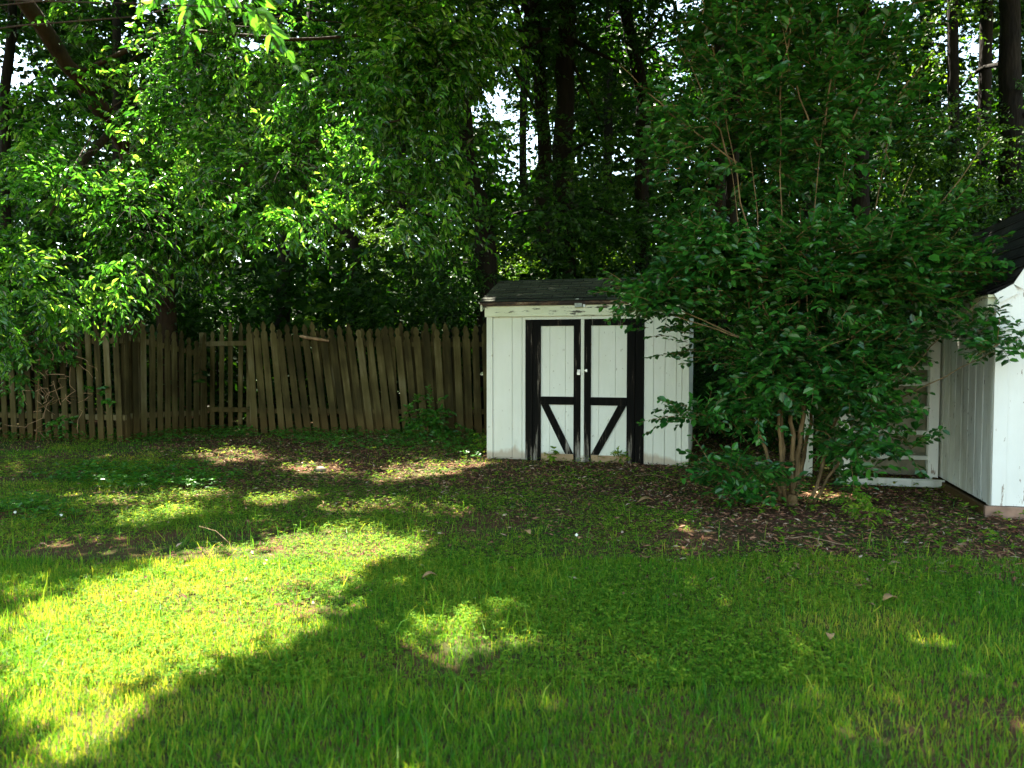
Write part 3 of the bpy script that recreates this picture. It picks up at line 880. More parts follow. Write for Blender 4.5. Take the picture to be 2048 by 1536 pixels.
fe = P(412, 800, 14.1)[:2]; ff = P(505, 800, 13.9)[:2]
fence(fe, ff, 5, 'short gap filling fence section showing its rails in front of the pickets', 0.02, 0.02, 2.0, 2.02, rails_front=True, posts=(0,))
fg = P(503, 800, 13.7)[:2]; fh = P(985, 800, 13.55)[:2]
fence(fg, fh, 27, 'long section of brown picket fence leaning to the left beside the small shed', lambda t: -(.05 + .075 * math.sin(math.pi * min(1, t * 1.25)) if t < .8 else .15 * (1 - t) + .02), 0, 2.0, 1.98, second=(.28, 1.0, 17), wd=1.3)
# fence running on behind the shed
fi = P(985, 800, 13.6)[:2]; fj = P(1760, 800, 14.2)[:2]
# stick caught on the fence
stp = [P(600, 672, 13.45), P(618, 676, 13.42), P(640, 679, 13.42), P(658, 682, 13.45)]
st = MB().tube(stp, [.022, .028, .026, .02], 8).build('stick', M['stick'], None, smooth=True)
set_tag(st, 'short pale broken stick caught across the top of the leaning fence pickets', 'stick')

# ------------------------------------------------------------------ trees
def limb_lines(pts, r0, r1, wob=.04, n=10, sides=10):
    """smooth polyline through pts with wobble"""
    pts = np.asarray(pts, float)
    t = np.linspace(0, len(pts) - 1, n)
    i = np.clip(t.astype(int), 0, len(pts) - 2); f = (t - i)[:, None]
    f = f * f * (3 - 2 * f) * .4 + f * .6
    p = pts[i] * (1 - f) + pts[i + 1] * f
    p[1:-1] += rng.normal(0, wob, (n - 2, 3)) * [1, 1, .3]
    r = r0 + (r1 - r0) * np.linspace(0, 1, n)
    return p, r

GAPS = [(1005, 190, 45, 40), (960, 215, 30, 30), (1065, 300, 40, 45), (1030, 340, 30, 30), (1340, 170, 22, 60), (1760, 30, 45, 45), (1890, 150, 14, 80), (1945, 150, 18, 90), (1940, 330, 20, 30), (50, 150, 50, 50), (90, 160, 30, 30), (185, 275, 30, 40),
        (1330, 30, 30, 25), (1230, 330, 20, 25), (520, 110, 20, 18), (1040, 45, 25, 20), (1130, 250, 12, 30), (1870, 90, 40, 30)]
def in_gap(p, k=1.0):
    y = np.maximum(p[:, 1], .1)
    v = (p[:, 2] - CAM_H) / y
    px = 1024 + F_PX * p[:, 0] / y * .99
    py = 707 - F_PX * v * .99
    g = np.zeros(len(p), bool)
    for a, b_, ra, rb_ in GAPS:
        g |= ((px - a) / ra) ** 2 + ((py - b_) / rb_) ** 2 < k * k
    return g
def branch_obj(q, rr, sides, base, bark, root):
    return MB().tube(q - base, rr, sides).build('branch', bark, root, smooth=True)
def make_tree(name, label, cat, trunk_pts, r0, r1, blobs, n_spray, leafL, leafW, mat, bark, group=None, shape='ovate', spray_len=.45, n_leaf=12, droop=.3, hang=.3,
              limbs=(), limb_r=.05, filt=True, twig_r=.004, dens_noise=.0, tilt=.6, twigs=True, up=0.0, spread=1.0, extra=0.0, sides=12, shell=.4, auto_limbs=1):
    base = np.array(trunk_pts[0])
    root = empty(name, tuple(base))
    set_tag(root, label, cat, group)
    p, r = limb_lines(trunk_pts, r0, r1, r0 * .10, max(10, 3 * len(trunk_pts)), sides)
    r = r * (1 + rng.normal(0, .04, len(r)))
    r[0] *= 1.25
    tb = MB().tube(p - base, r, sides)
    tb.build('trunk', bark, root, smooth=True)
    for L_ in limbs:
        q, rr = limb_lines(L_[0], L_[1], L_[2], .012, max(8, 3 * len(L_[0])), 8)
        branch_obj(q, rr, 8, base, bark if name != 'crape_myrtle' else bark, root)
    acc = Acc(); tw = Acc()
    vol = np.array([np.prod(np.array(b[1])) ** (2 / 3.) * (b[2] if len(b) > 2 else 1) for b in blobs]); vol = vol / vol.sum()
    for (b, f) in zip(blobs, vol):
        c, rr = np.array(b[0]), np.array(b[1])
        n = max(3, int(n_spray * f))
        pts = blob_points(c, rr, n, shell)
        if dens_noise:
            pts = pts[fbm(pts[:, 0] + pts[:, 1] * .7, pts[:, 2] + pts[:, 1] * .4, 2.2, 7) > dens_noise]
        if filt: pts = pts[shade_keep(pts, .05)]
        pts = pts[pts[:, 2] > .08]
        if name == 'woodland_tree': pts = pts[~in_gap(pts)]
        if len(pts) == 0: continue
        d = norm(pts - c) * spread + rng.normal(0, .55, pts.shape) + np.array([0, 0, up])
        d[:, 2] *= .6
        v, q, tl = sprays(pts - base, d, rng.uniform(.7, 1.25, len(pts)) * spray_len, n_leaf, leafL, leafW, shape, droop, hang=hang, tilt=tilt, off=base if filt else None)
        acc.add(v, q)
        if twigs:
            v, q = tubes(tl, twig_r, twig_r * .4); tw.add(v, q)
        # limb into the blob
        for k in range(auto_limbs):
            tgt = c + rng.normal(0, .35, 3) * rr
            j = int(np.argmin(np.linalg.norm(p - tgt, axis=1) + .9 * np.maximum(0, p[:, 2] - tgt[2]) + rng.random(len(p)) * .3))
            j = min(max(j, 1), len(p) - 1)
            mid = (p[j] + tgt) / 2 + np.array([0, 0, .12 * np.linalg.norm(tgt - p[j])])
            q, r2 = limb_lines([p[j], mid, tgt], min(limb_r, r[j] * .7), limb_r * .25, .04, 8)
            branch_obj(q, r2, 6, base, bark, root)
    nleaf = sum(len(q) for q in acc.q)
    if twigs:
        for v, q in zip(tw.v, tw.q): acc.v.append(v)
        acc.q += [q + acc.n for q in tw.q]
    me = acc.mesh('crown'); me.materials.append(mat)
    if twigs:
        me.materials.append(bark if name != 'crape_myrtle' else M['twig'])
        mi = np.zeros(len(me.polygons), np.int32); mi[nleaf:] = 1
        me.polygons.foreach_set('material_index', mi)
    link('crown', me, None, root)
    return root

def B(px, py, Y, rx, rz, ry=1.0, k=1.0):
    """blob from picture-sized radii (px) at distance Y, ry in metres"""
    s = Y / F_PX
    return (P(px, py, Y), (rx * s, ry, rz * s), k)

# lit foliage targets
for (px, py, Y, r) in [(130, 420, 9.0, .75), (330, 350, 9.5, .5), (120, 330, 9.5, .6), (300, 60, 9.6, .7), (230, 540, 8.4, .35), (460, 400, 9, .4), (560, 440, 8.3, .3), (640, 400, 8.6, .35), (540, 160, 9, .5), (420, 20, 3.2, .45), (700, 280, 8.6, .35), (220, 300, 9.4, .5),
                      (60, 520, 8.7, .4), (975, 595, 10.4, .14), (1860, 60, 22, 1.3), (1850, 130, 30, 1.6), (1330, 150, 17.5, .8), (960, 250, 15.5, .5), (250, 30, 9.8, .5), (1240, 60, 17.5, .7), (1010, 470, 18, .6), (800, 600, 15.6, .4), (920, 560, 15, .4), (680, 650, 20, .55), (440, 620, 15.4, .4), (780, 480, 23, 1.3), (1060, 520, 18, .6), (1225, 530, 18.5, .5), (1350, 330, 9, .35), (560, 210, 9, .4), (620, 60, 9, .4), (450, 520, 8.4, .3)]:
    LIT_T.append((P(px, py, Y), r * .8))

# the spreading elm on the left
elm_blobs = [B(120, 430, 9.0, 210, 120, .7, 1.5), B(60, 580, 8.6, 110, 85, .6, .9), B(310, 360, 9.4, 200, 110, .8), B(130, 200, 10.2, 200, 150, .9, .8), B(350, 130, 9.8, 260, 160, .9),
             B(620, 120, 9.2, 260, 160, .9), B(560, 330, 9.0, 190, 110, .7), B(800, 200, 8.8, 200, 180, .8), B(810, 390, 8.3, 150, 90, .6), B(500, 450, 8.5, 90, 60, .4), B(600, 420, 8.5, 80, 50, .4),
             B(250, 520, 8.4, 35, 90, .25), B(20, 690, 8.8, 40, 40, .3, .6), B(900, 100, 9.3, 130, 130, .7, .8), B(930, 440, 8.4, 50, 40, .3), B(430, 260, 9.3, 120, 90, .6), B(380, 480, 9.4, 60, 70, .4, .7), B(330, 440, 10, 120, 110, .5, 1.2), B(200, 300, 10, 180, 110, .5, 1)]
make_tree('elm_tree', 'broad leafed tree at upper left whose drooping branches hang over the picket fence', 'tree',
          [P(345, 868, 14.6) * [1, 1, 0], P(335, 600, 14.4), P(300, 420, 13.4), P(232, 255, 12.0), P(150, 150, 11.2), P(60, 20, 10.6), P(-60, -200, 10)],
          0.20, .09, elm_blobs, 10500, .112, .052, M['elm'], M['bark_elm'], spray_len=.42, n_leaf=12, droop=.35, hang=.45, dens_noise=.47, twig_r=.003, limb_r=.018, auto_limbs=1,
          limbs=[([P(300, 420, 13.4), P(420, 360, 11.5), P(560, 300, 9.5), P(800, 240, 8.9)], .04, .012), ([P(150, 150, 11.2), P(350, 60, 10.2), P(600, 80, 9.4), P(850, 60, 9.3)], .04, .012),
                 ([P(232, 255, 12.0), P(160, 330, 10.5), P(100, 430, 9.2)], .07, .015)])
# near branch hanging into the top of the picture, grows from a tree left of the frame
nb = [B(300, -50, 3.3, 55, 18, .12), B(390, -45, 3.2, 60, 20, .14), B(450, -18, 3.2, 35, 16, .1, .8), B(495, 10, 3.15, 14, 8, .06, .6), B(150, -260, 3.6, 200, 40, .4, .4), B(420, -260, 3.5, 250, 50, .4, .4)]
make_tree('overhanging_tree', 'tree beside the lawn whose bright yellow green branch hangs into the top left corner region', 'tree',
          [np.array([-5.2, 4.6, 0]), np.array([-5.0, 4.7, 2.5]), np.array([-4.4, 4.9, 4.6]), np.array([-3.6, 5.0, 6.4])], .17, .07, nb, 85, .088, .050, M['elm'], M['bark_elm'],
          spray_len=.28, n_leaf=9, droop=.45, hang=.75, twig_r=.0025, limb_r=.008, limbs=[([np.array([-4.4, 4.9, 4.6]), P(120, -420, 4.0), P(300, -170, 3.3), P(430, -90, 3.2), P(500, -20, 3.15)], .02, .003)], filt=True, shell=0, spread=.6)

# crape myrtle
cb = np.array([*G(1582, 1012), 0.0])
cr_blobs = [B(1645, 715, 7.2, 150, 95, .8, 1.05), B(1740, 780, 7.0, 70, 115, .4, .42), B(1525, 715, 7.1, 50, 85, .6, 1.1), B(1650, 545, 7.2, 300, 95, .9, 1.1), B(1820, 565, 7.0, 110, 50, .5, .7), B(1430, 520, 7.3, 110, 75, .6, .8),
            B(1500, 250, 7.4, 210, 190, .9, .34), B(1680, 220, 7.4, 150, 190, .8, .32), B(1390, 350, 7.5, 95, 130, .6, .42), B(1880, 440, 6.9, 50, 35, .3, .7), B(1330, 605, 7.2, 90, 28, .3), B(1940, 660, 6.6, 60, 24, .25, .6), B(1590, 60, 7.5, 220, 110, .8, .34),
            B(1470, 950, 6.8, 70, 35, .3, .8), B(1570, 985, 6.8, 40, 12, .15, .3), B(1510, 815, 7.0, 45, 35, .4, .6), B(1400, 830, 7.0, 60, 18, .2), B(1700, 900, 6.9, 60, 40, .4, .6), B(1655, 975, 6.8, 45, 30, .25, .6), B(1860, 825, 6.8, 50, 14, .15, .6), B(1260, 580, 7.2, 40, 25, .2, .8), B(1650, 1060, 6.4, 45, 30, .2, .7), B(1820, 900, 6.9, 20, 50, .2, .45),
            B(1990, 690, 6.2, 40, 22, .15, .8), B(1960, 500, 6.7, 25, 14, .1, .5), B(1580, 640, 7.6, 300, 120, .5, .6)]
stems = []
def shoot(px0, py0, px1, py1, Y0, Y1, r0=.009, r1=.003):
    stems.append(([P(px0, py0, Y0), (P(px0, py0, Y0) + P(px1, py1, Y1)) / 2 + [rng.normal(0, .04), 0, 0], P(px1, py1, Y1)], r0, r1))
cbt = cb + [0, 0, .05]
for (x1, y1, Y1, r) in [(1515, 840, 7.2, .042), (1560, 800, 7.3, .036), (1612, 780, 7.1, .055), (1630, 800, 7.5, .045), (1585, 790, 7.0, .05), (1540, 700, 7.0, .035), (1690, 780, 7.3, .035), (1740, 830, 7.0, .028)]:
    q0 = cbt + np.array([(x1 - 1590) / 1500 * 7 * .28, rng.normal(0, .05), 0])
    stems.append(([q0, (q0 + P(x1, y1, Y1)) / 2 + [rng.normal(0, .012), 0, .02], P(x1, y1, Y1)], r * .5, r * .34))
for s in [(1515, 840, 1462, 330, 7.2, 7.3), (1540, 700, 1430, 120, 7.0, 7.4), (1560, 800, 1500, 300, 7.3, 7.2), (1585, 790, 1560, 200, 7.0, 7.1), (1612, 780, 1647, 240, 7.1, 7.0), (1630, 800, 1700, 250, 7.5, 7.2), (1690, 780, 1790, 200, 7.3, 7.3),
          (1640, 300, 1560, 40, 7.0, 7.1), (1650, 250, 1680, -40, 7.0, 7.2), (1700, 250, 1830, 35, 7.2, 7.2), (1790, 200, 1900, 60, 7.3, 7.3), (1462, 330, 1350, 60, 7.3, 7.4), (1560, 200, 1590, -80, 7.1, 7.2), (1430, 120, 1400, -60, 7.4, 7.4),
          (1740, 830, 1960, 600, 7.0, 6.7), (1740, 830, 1990, 700, 7.0, 6.4), (1660, 740, 1930, 440, 7.2, 6.9), (1540, 700, 1270, 580, 7.0, 7.2), (1515, 840, 1350, 830, 7.2, 7.0), (1540, 700, 1310, 620, 7.0, 7.1), (1480, 330, 1240, 130, 7.3, 7.4),
          (1690, 780, 1740, 420, 7.3, 7.3), (1585, 790, 1600, 420, 7.2, 7.3), (1740, 600, 1990, 270, 7.0, 6.9), (1700, 700, 1830, 330, 7.1, 7.1)]:
    shoot(*s)
make_tree('crape_myrtle', 'large multi stemmed dark green shrub growing between the two white sheds', 'shrub',
          [cb + [0, 0, -.03], cb + [0.0, 0, .05], cb + [.02, 0, .12]], .065, .05, cr_blobs, 5600, .094, .052, M['crape'], M['bark_crape'], shape='round', spray_len=.28, n_leaf=10, droop=.15, hang=.05,
          limbs=stems, limb_r=.006, dens_noise=.37, twig_r=.0028, up=.35, tilt=.32, spread=.8, shell=.2, auto_limbs=0)

# woodland trees behind the fence: trunk drawn where it stands, crowns above
def wtree(px, Y, w_px, label, ctrl=None, blobs=None, n=900, mat='wood', top=-150, leaf=.15, limbs=(), group='trees of the wood behind the fence', lean=0, **kw):
    r = w_px / F_PX * Y / 2
    if ctrl is None:
        ctrl = [(px, 400), (px + lean * .5, 200), (px + lean, top)]
    b = P(ctrl[0][0], 800, Y); base = np.array([b[0], Y, -.05])
    pts = [base] + [P(a, c, Y) for a, c in ctrl]
    if blobs is None: blobs = []
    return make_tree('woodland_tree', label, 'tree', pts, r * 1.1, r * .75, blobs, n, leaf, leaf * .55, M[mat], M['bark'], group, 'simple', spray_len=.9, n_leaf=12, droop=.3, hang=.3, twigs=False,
                     limb_r=max(.03, r * .3), dens_noise=kw.pop('dens', .36), limbs=limbs, tilt=.8, shell=.2, **kw)

wtree(965, 15.2, 40, 'crooked dark trunk rising behind the left end of the small shed roof',
      [(972, 560), (970, 456), (948, 380), (930, 300), (924, 215), (890, 140), (862, 0), (850, -200)],
      [B(900, 330, 15.5, 120, 70, 1.2, .8), B(840, 60, 15.5, 160, 110, 1.5), B(1010, 60, 15.5, 120, 80, 1.2, .7), B(1060, 430, 14.6, 110, 60, .8), B(880, 540, 15.8, 110, 60, 1.0)], 1000,
      limbs=[([P(930, 215, 15.2), P(975, 150, 15.2), P(1015, 110, 15.2), P(1085, 80, 15.2)], .07, .035), ([P(895, 150, 15.2), P(960, 90, 15.0), P(1030, 62, 15.0), P(1100, 58, 15)], .06, .03), ([P(1015, 112, 15.2), P(1045, 170, 15.3), P(1075, 230, 15.3)], .03, .02)])
wtree(1128, 16.5, 44, 'straight thick trunk standing directly behind the middle of the small shed', [(1128, 500), (1126, 300), (1132, 120), (1140, -200)],
      [B(1130, 40, 17, 170, 90, 1.5, .9), B(1160, 300, 15.6, 110, 90, .8, .8), B(1120, 430, 15.6, 80, 70, .7), B(1200, 480, 16, 120, 80, 1.0)], 900,
      limbs=[([P(1135, 70, 16.5), P(1180, 100, 16.2), P(1240, 125, 16.2)], .06, .03), ([P(1140, 110, 16.5), P(1165, 170, 16.3), P(1200, 240, 16.3)], .04, .02)])
wtree(1280, 17, 28, 'slightly bent trunk behind the small shed, just left of the dark green shrub', [(1284, 560), (1282, 300), (1286, 200), (1268, 110), (1246, 0), (1236, -200)],
      [B(1270, 470, 17, 110, 90, 1.0), B(1230, 60, 17.5, 110, 80, 1.2, .7), B(1330, 150, 17.5, 110, 110, 1.2, .7)], 700,
      limbs=[([P(1268, 120, 17), P(1295, 80, 17), P(1330, 20, 17)], .05, .03)])
wtree(1440, 15.5, 22, 'thin dark trunk in the gap right of the small shed', None, [B(1440, 60, 17, 160, 120, 1.4)], 350, top=-200)
wtree(1465, 17.0, 26, 'dark trunk half hidden by the left side of the green shrub', [(1462, 500), (1470, 100), (1476, -200)], [B(1560, 100, 18, 200, 140, 1.6)], 420)
wtree(1722, 19, 34, 'thick trunk seen against blue sky above the green shrub', [(1720, 500), (1724, 100), (1726, -250)], [B(1690, 30, 20, 160, 90, 1.6, .8), B(1800, 300, 20, 160, 100, 1.6)], 520)
wtree(1906, 21, 24, 'narrow trunk left of the pair above the barn shed roof', [(1908, 500), (1906, 100), (1902, -250)], [B(1850, 60, 22, 110, 90, 1.8, .5), B(1900, 330, 20, 110, 90, 1.5, .9)], 420, mat='wood_b')
wtree(1972, 21.5, 27, 'middle trunk of the three above the barn shed roof', [(1968, 500), (1972, 100), (1975, -250)], [B(1980, 20, 22, 70, 60, 1.6, .5), B(1960, 400, 20, 100, 90, 1.3)], 350)
wtree(2018, 20, 44, 'thickest trunk at the upper right corner above the barn shed roof', [(2016, 500), (2018, 100), (2014, -250)], [B(2060, 330, 20, 90, 160, 1.3), B(1950, 200, 23, 130, 100, 1.6, .4)], 500)
wtree(8, 15, 20, 'dark trunk along the upper left edge of the photo', [(10, 500), (8, 200), (22, 60), (40, -250)], [B(20, 330, 15.5, 120, 100, 1.2), B(60, 60, 15.5, 140, 110, 1.3, .6)], 550, limbs=[([P(14, 120, 15), P(40, 50, 15), P(60, -40, 15)], .04, .02)])
wtree(566, 19, 30, 'dark upright trunk in the shady gap above the leaning fence', [(566, 640), (568, 470), (560, 300), (550, -100)], [B(560, 300, 19, 150, 120, 1.5)], 420)
wtree(706, 18, 21, 'hooked dark trunk bending left in the shady gap above the leaning fence', [(704, 610), (712, 520), (708, 475), (672, 450), (620, 400), (600, 200)], [B(640, 260, 18, 130, 120, 1.4)], 420)
wtree(610, 26, 14, 'slender far trunk between the two dark trunks above the leaning fence', [(604, 500), (612, 300), (620, 0)], [B(620, 330, 26, 150, 90, 2)], 350, mat='wood_b')
wtree(800, 27, 20, 'far trunk behind pale sunlit leaves left of the small shed', [(800, 500), (805, 300), (810, 0)], [B(790, 470, 24, 110, 90, 1.8, 1.2), B(800, 300, 27, 160, 90, 2)], 900, mat='wood_b', leaf=.13)
wtree(1050, 30, 18, 'slim far trunk against blue sky over the small shed roof', [(1050, 500), (1046, 250), (1060, -100)], [B(1000, 480, 28, 160, 70, 2.2), B(985, 260, 30, 80, 60, 1.8, .5), B(1090, 230, 30, 80, 60, 1.8, .5)], 650, mat='wood_b')
wtree(1215, 32, 20, 'far trunk glimpsed between the straight trunk and the bent trunk', [(1212, 500), (1216, 250), (1220, -100)], [B(1210, 380, 31, 140, 90, 2.4), B(1340, 260, 32, 60, 60, 2, .6), B(1180, 140, 32, 80, 60, 2, .5)], 650, mat='wood_b')
wtree(240, 24, 20, 'far trunk behind the lit leaves above the left fence section', [(240, 500), (236, 250), (230, -100)], [B(240, 400, 24, 260, 130, 2.2)], 700)
wtree(1620, 30, 22, 'far trunk hidden deep behind the green shrub', [(1620, 500), (1620, 250), (1626, -100)], [B(1560, 470, 28, 260, 110, 2.4), B(1800, 460, 28, 150, 80, 2)], 800)
wtree(1850, 34, 20, 'farthest slim trunk in the bright gap at upper right', [(1852, 500), (1850, 250), (1846, -150)], [B(1850, 380, 33, 220, 90, 2.6), B(1860, 40, 30, 100, 60, 2, .35)], 700, mat='wood_b', leaf=.18)

# understorey bushes behind the fence
def bush(px, py, Y, rx, rz, label, mat='wood', n=360, leaf=.10, ry=.8):
    b = P(px, py, Y); s = Y / F_PX
    base = np.array([b[0], Y, -.03])
    c = P(px, py, Y)
    return make_tree('understorey_bush', label, 'bush', [base, base + [.05, 0, .3], np.array([b[0], Y, max(.5, c[2])])], .035, .015, [(c, (rx * s, ry, rz * s), 1), (c - [0, 0, rz * s * .8], (rx * s * .8, ry, rz * s * .6), .6)],
                     n, leaf, leaf * .5, M[mat], M['bark'], 'bushes of the wood behind the fence', 'ovate', spray_len=.55, n_leaf=11, twigs=False, limb_r=.02, auto_limbs=2, dens_noise=.2, hang=.2, tilt=.7, droop=.3)
for a in [(100, 640, 14.8, 130, 60, 'dark bush behind the vine covered end of the fence'), (300, 620, 15.5, 130, 80, 'dark bush behind the sagging receding fence section'), (430, 610, 15.4, 90, 60, 'bush with small pale lit leaves above the fence corner'),
          (560, 600, 22, 120, 60, 'low bush in the deep shade behind the leaning fence', 'wood'), (680, 610, 20, 60, 55, 'bright bush right of the hooked trunk behind the leaning fence', 'wood_b'), (800, 590, 15.6, 100, 55, 'star leafed bush with white lit leaves above the leaning fence'),
          (900, 560, 15.0, 55, 60, 'bush with pale lit leaves beside the small shed roof'), (1060, 525, 18, 130, 50, 'bright green bush above the left half of the small shed roof', 'wood_b'), (1225, 530, 18.5, 90, 50, 'yellow green bush above the right half of the small shed roof', 'wood_b'),
          (1420, 640, 19, 100, 130, 'shaded bush in the gap right of the small shed'), (1560, 620, 16, 220, 120, 'wide dark bush directly behind the crape shrub'), (1780, 600, 14.5, 150, 120, 'dark bush behind the white slatted screen'), (1960, 480, 15, 110, 100, 'dark bush behind the barn shed roof'), (1430, 800, 13, 80, 130, 'dark low bush added to darken the narrow gap between small shed and green shrub', 'deep', 420), (1560, 800, 11.5, 90, 110, 'dark low bush added to darken the space behind the stems of the green shrub', 'deep', 420),  # the two low bushes around the shrub are added to darken the gaps
          (740, 480, 23, 90, 90, 'sun flecked bush far back in the gap above the fence', 'wood_b')]:
    bush(*a)

# overhead canopy: unseen crowns of three trees, added to shade the lawn in patches
def canopy(name, label, trunk, xr, yr, nsp, mat='elm'):
    trunk = [np.array(t, float) for t in trunk]
    base = trunk[0]
    root = empty(name, tuple(base)); set_tag(root, label, 'tree')
    p, r = limb_lines(trunk, .26, .12, .03, 14)
    MB().tube(p - base, r, 12).build('trunk', M['bark'], root, smooth=True)
    x = rng.uniform(*xr, nsp); y = rng.uniform(*yr, nsp)
    z = np.maximum(5.4, .53 * y + 1.6) + rng.uniform(0, 2.2, nsp) + .4
    pts = np.stack([x, y, z], 1)
    keep = (fbm(x, y, .9, 3) > .12)
    pts = pts[keep]; pts = pts[shade_keep(pts, .05)]
    d = rng.normal(0, 1, pts.shape); d[:, 2] *= .3
    v, q, tl = sprays(pts - base, d, rng.uniform(.5, .9, len(pts)), 12, .21, .14, 'simple', .2, hang=.2, tilt=.3, off=base, extra=.2)
    link('crown', (lambda a: (a.add(v, q), a.mesh('crown'))[1])(Acc()), M[mat], root)
    for i in range(14):
        t = pts[rng.integers(0, len(pts))] - [0, 0, .2]
        q, rr = limb_lines([p[-1 - (i % 4)], (p[-3] + t) / 2 + [0, 0, .6], t], .07, .02, .05, 8)
        branch_obj(q, rr, 6, base, M['bark'], root)
canopy('added_shade_tree', 'tall tree left of the lawn, unseen crown shaped to shade the lawn', [(-9.5, 9, 0), (-9.3, 9, 4), (-8.6, 9, 7.5)], (-13, -3.0), (3.8, 19), 6000)
canopy('added_shade_tree', 'tall tree behind the wood edge in the middle, unseen crown shaped to shade the lawn', [(.8, 19, 0), (.8, 19, 6), (.5, 17, 10)], (-3.6, 3.2), (3.8, 21), 6600)
canopy('added_shade_tree', 'tall tree right of the barn shed, unseen crown shaped to shade the lawn', [(9.4, 10, 0), (9.2, 10, 4), (8.2, 10, 7.5)], (2.8, 12), (3.3, 20), 7400)

# far wood that reads as one mass, with the gaps where sky shows
def mass(name, label, n, d0, d1, zlo, zhi, leaf, nl, sl):
    ang = rng.uniform(-.95, .95, n); dist = rng.uniform(d0, d1, n)
    pts = np.stack([np.sin(ang) * dist, np.cos(ang) * dist, 0 * ang], 1)
    pts[:, 2] = zlo + rng.random(n) * (zhi - zlo) * (.75 + .25 * vnoise(ang * 14, ang * 0, 1, 3))
    pts = pts[~in_gap(pts, 1.45)]; n = len(pts)
    d = rng.normal(0, 1, pts.shape); d[:, 2] *= .4
    v, q, _t = sprays(pts, d, rng.uniform(.7, 1.2, n) * sl, nl, leaf, leaf * .62, 'simple', .2, tilt=.8)
    ac = Acc(); ac.add(v, q)
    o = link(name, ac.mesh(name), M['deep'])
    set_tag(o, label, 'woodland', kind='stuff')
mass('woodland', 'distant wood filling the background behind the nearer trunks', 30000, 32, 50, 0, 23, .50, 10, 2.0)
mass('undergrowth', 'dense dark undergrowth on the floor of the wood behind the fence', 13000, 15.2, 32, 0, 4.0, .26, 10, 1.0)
# unseen closed roof of leaves, added over the wood to keep it dark
def wood_roof():
    n = 7000
    y = rng.uniform(17, 44, n); x = rng.uniform(-1, 1, n) * (y * .75 + 8)
    z = .50 * y + 2.2 + rng.uniform(0, 3, n)
    pts = np.stack([x, y, z], 1)
    d = rng.normal(0, 1, pts.shape); d[:, 2] *= .3
    v, q, tl = sprays(pts, d, rng.uniform(1, 1.6, n), 12, .42, .28, 'simple', .2, hang=.2, tilt=.3, off=np.zeros(3))
    ac = Acc(); ac.add(v, q)
    o = link('wood_shade_canopy', ac.mesh('wood_shade_canopy'), M['wood'])
    set_tag(o, 'unseen leafy canopy added over the wood behind the fence to darken it', 'woodland', kind='stuff')
wood_roof()

# ------------------------------------------------------------------ lawn, weeds, mulch
MUL = [gpoly([(1180, 925), (1300, 1000), (1400, 1050), (1500, 1085), (1650, 1105), (1850, 1105), (2048, 1115), (2400, 1120), (2400, 870), (1400, 860)]),
       gpoly([(370, 868), (960, 868), (960, 925), (1350, 930), (1360, 1000), (1150, 985), (960, 975), (760, 965), (560, 990), (360, 985), (400, 940)])]
def mulch_amt(x, y):
    xx = x + (fbm(x, y, 1.5, 51) - .5) * .9 + (vnoise(x, y, 7, 53) - .5) * .35; yy = y + (fbm(x, y, 1.3, 61) - .5) * 1.5 + (vnoise(x, y, 7, 63) - .5) * .5
    m = np.zeros(np.shape(x))
    sh = gpoly([(330, 868), (2400, 868), (2400, 1190), (1700, 1170), (1450, 1130), (1200, 1060), (900, 1040), (560, 1030), (250, 1010)])
    m = np.where(inpoly(xx, yy, sh), .42, m)
    m = np.where(inpoly(xx, yy, MUL[1]), .80, m)
    m = np.where(inpoly(xx, yy, MUL[0]), .92, m)
    m = np.where(y > 14.2, .8, m)
    return m
# footprints to keep clear
def in_box(x, y, o, x0, x1, y0, y1):
    rx = (x - o[0]) * cR + (y - o[1]) * sR; ry = -(x - o[0]) * sR + (y - o[1]) * cR
    return (rx > x0) & (rx < x1) & (ry > y0) & (ry < y1)
def clear(x, y):
    return ~(in_box(x, y, SA, 0.0, W, -.03, D) | in_box(x, y, SC, 0, BW, 0, BL))

def view_pts(n, y0, y1, power=1.0):
    y = y0 + (y1 - y0) * rng.random(n) ** power
    half = y * .72 + .35
    x = rng.uniform(-1, 1, n) * half
    return x, y

def blades(n, y0, y1, h0, h1, w, name_acc, dens=True, cl=.42, lean=.35, power=1.0, thr=.0):
    x, y = view_pts(n, y0, y1, power)
    # clump
    x = x + rng.normal(0, .012, n); y = y + rng.normal(0, .012, n)
    if dens:
        m = mulch_amt(x, y)
        bare = fbm(x, y, 1.1, 71)
        keep = (rng.random(n) > m) & (rng.random(n) < np.clip((bare - .22 - thr) * 5, cl, 1))
        x, y = x[keep], y[keep]
    k = clear(x, y); x, y = x[k], y[k]
    n = len(x)
    hn = fbm(x, y, .9, 81)
    h = (h0 + (h1 - h0) * rng.random(n)) * (.55 + .9 * hn)
    z = gz(x, y)
    a = rng.uniform(0, 2 * math.pi, n)
    wd = w * rng.uniform(.7, 1.2, n)
    dx, dy = np.cos(a), np.sin(a)
    la = rng.uniform(0, 2 * math.pi, n); ln = np.abs(rng.normal(0, lean, n)) * h
    b = np.stack([x, y, z - .005], 1)
    s = np.stack([dx, dy, 0 * dx], 1) * wd[:, None] / 2
    lv = np.stack([np.cos(la), np.sin(la), 0 * la], 1) * ln[:, None]
    up = np.array([0, 0, 1.0])
    m1 = b + up * (h * .55)[:, None] + lv * .35
    tp = b + up * (h * np.clip(1 - .3 * ln / (h + 1e-6), .5, 1))[:, None] + lv
    v = np.stack([b - s, b + s, m1 + s * .8, m1 - s * .8, tp], 1)
    i = np.arange(n)[:, None] * 5
    name_acc.append((v.reshape(-1, 3), i + np.array([[0, 1, 2, 3]]), i + np.array([[3, 2, 4]])))
gl = []
blades(150000, 2.2, 5.2, .022, .070, .0040, gl, power=.9, lean=.45)
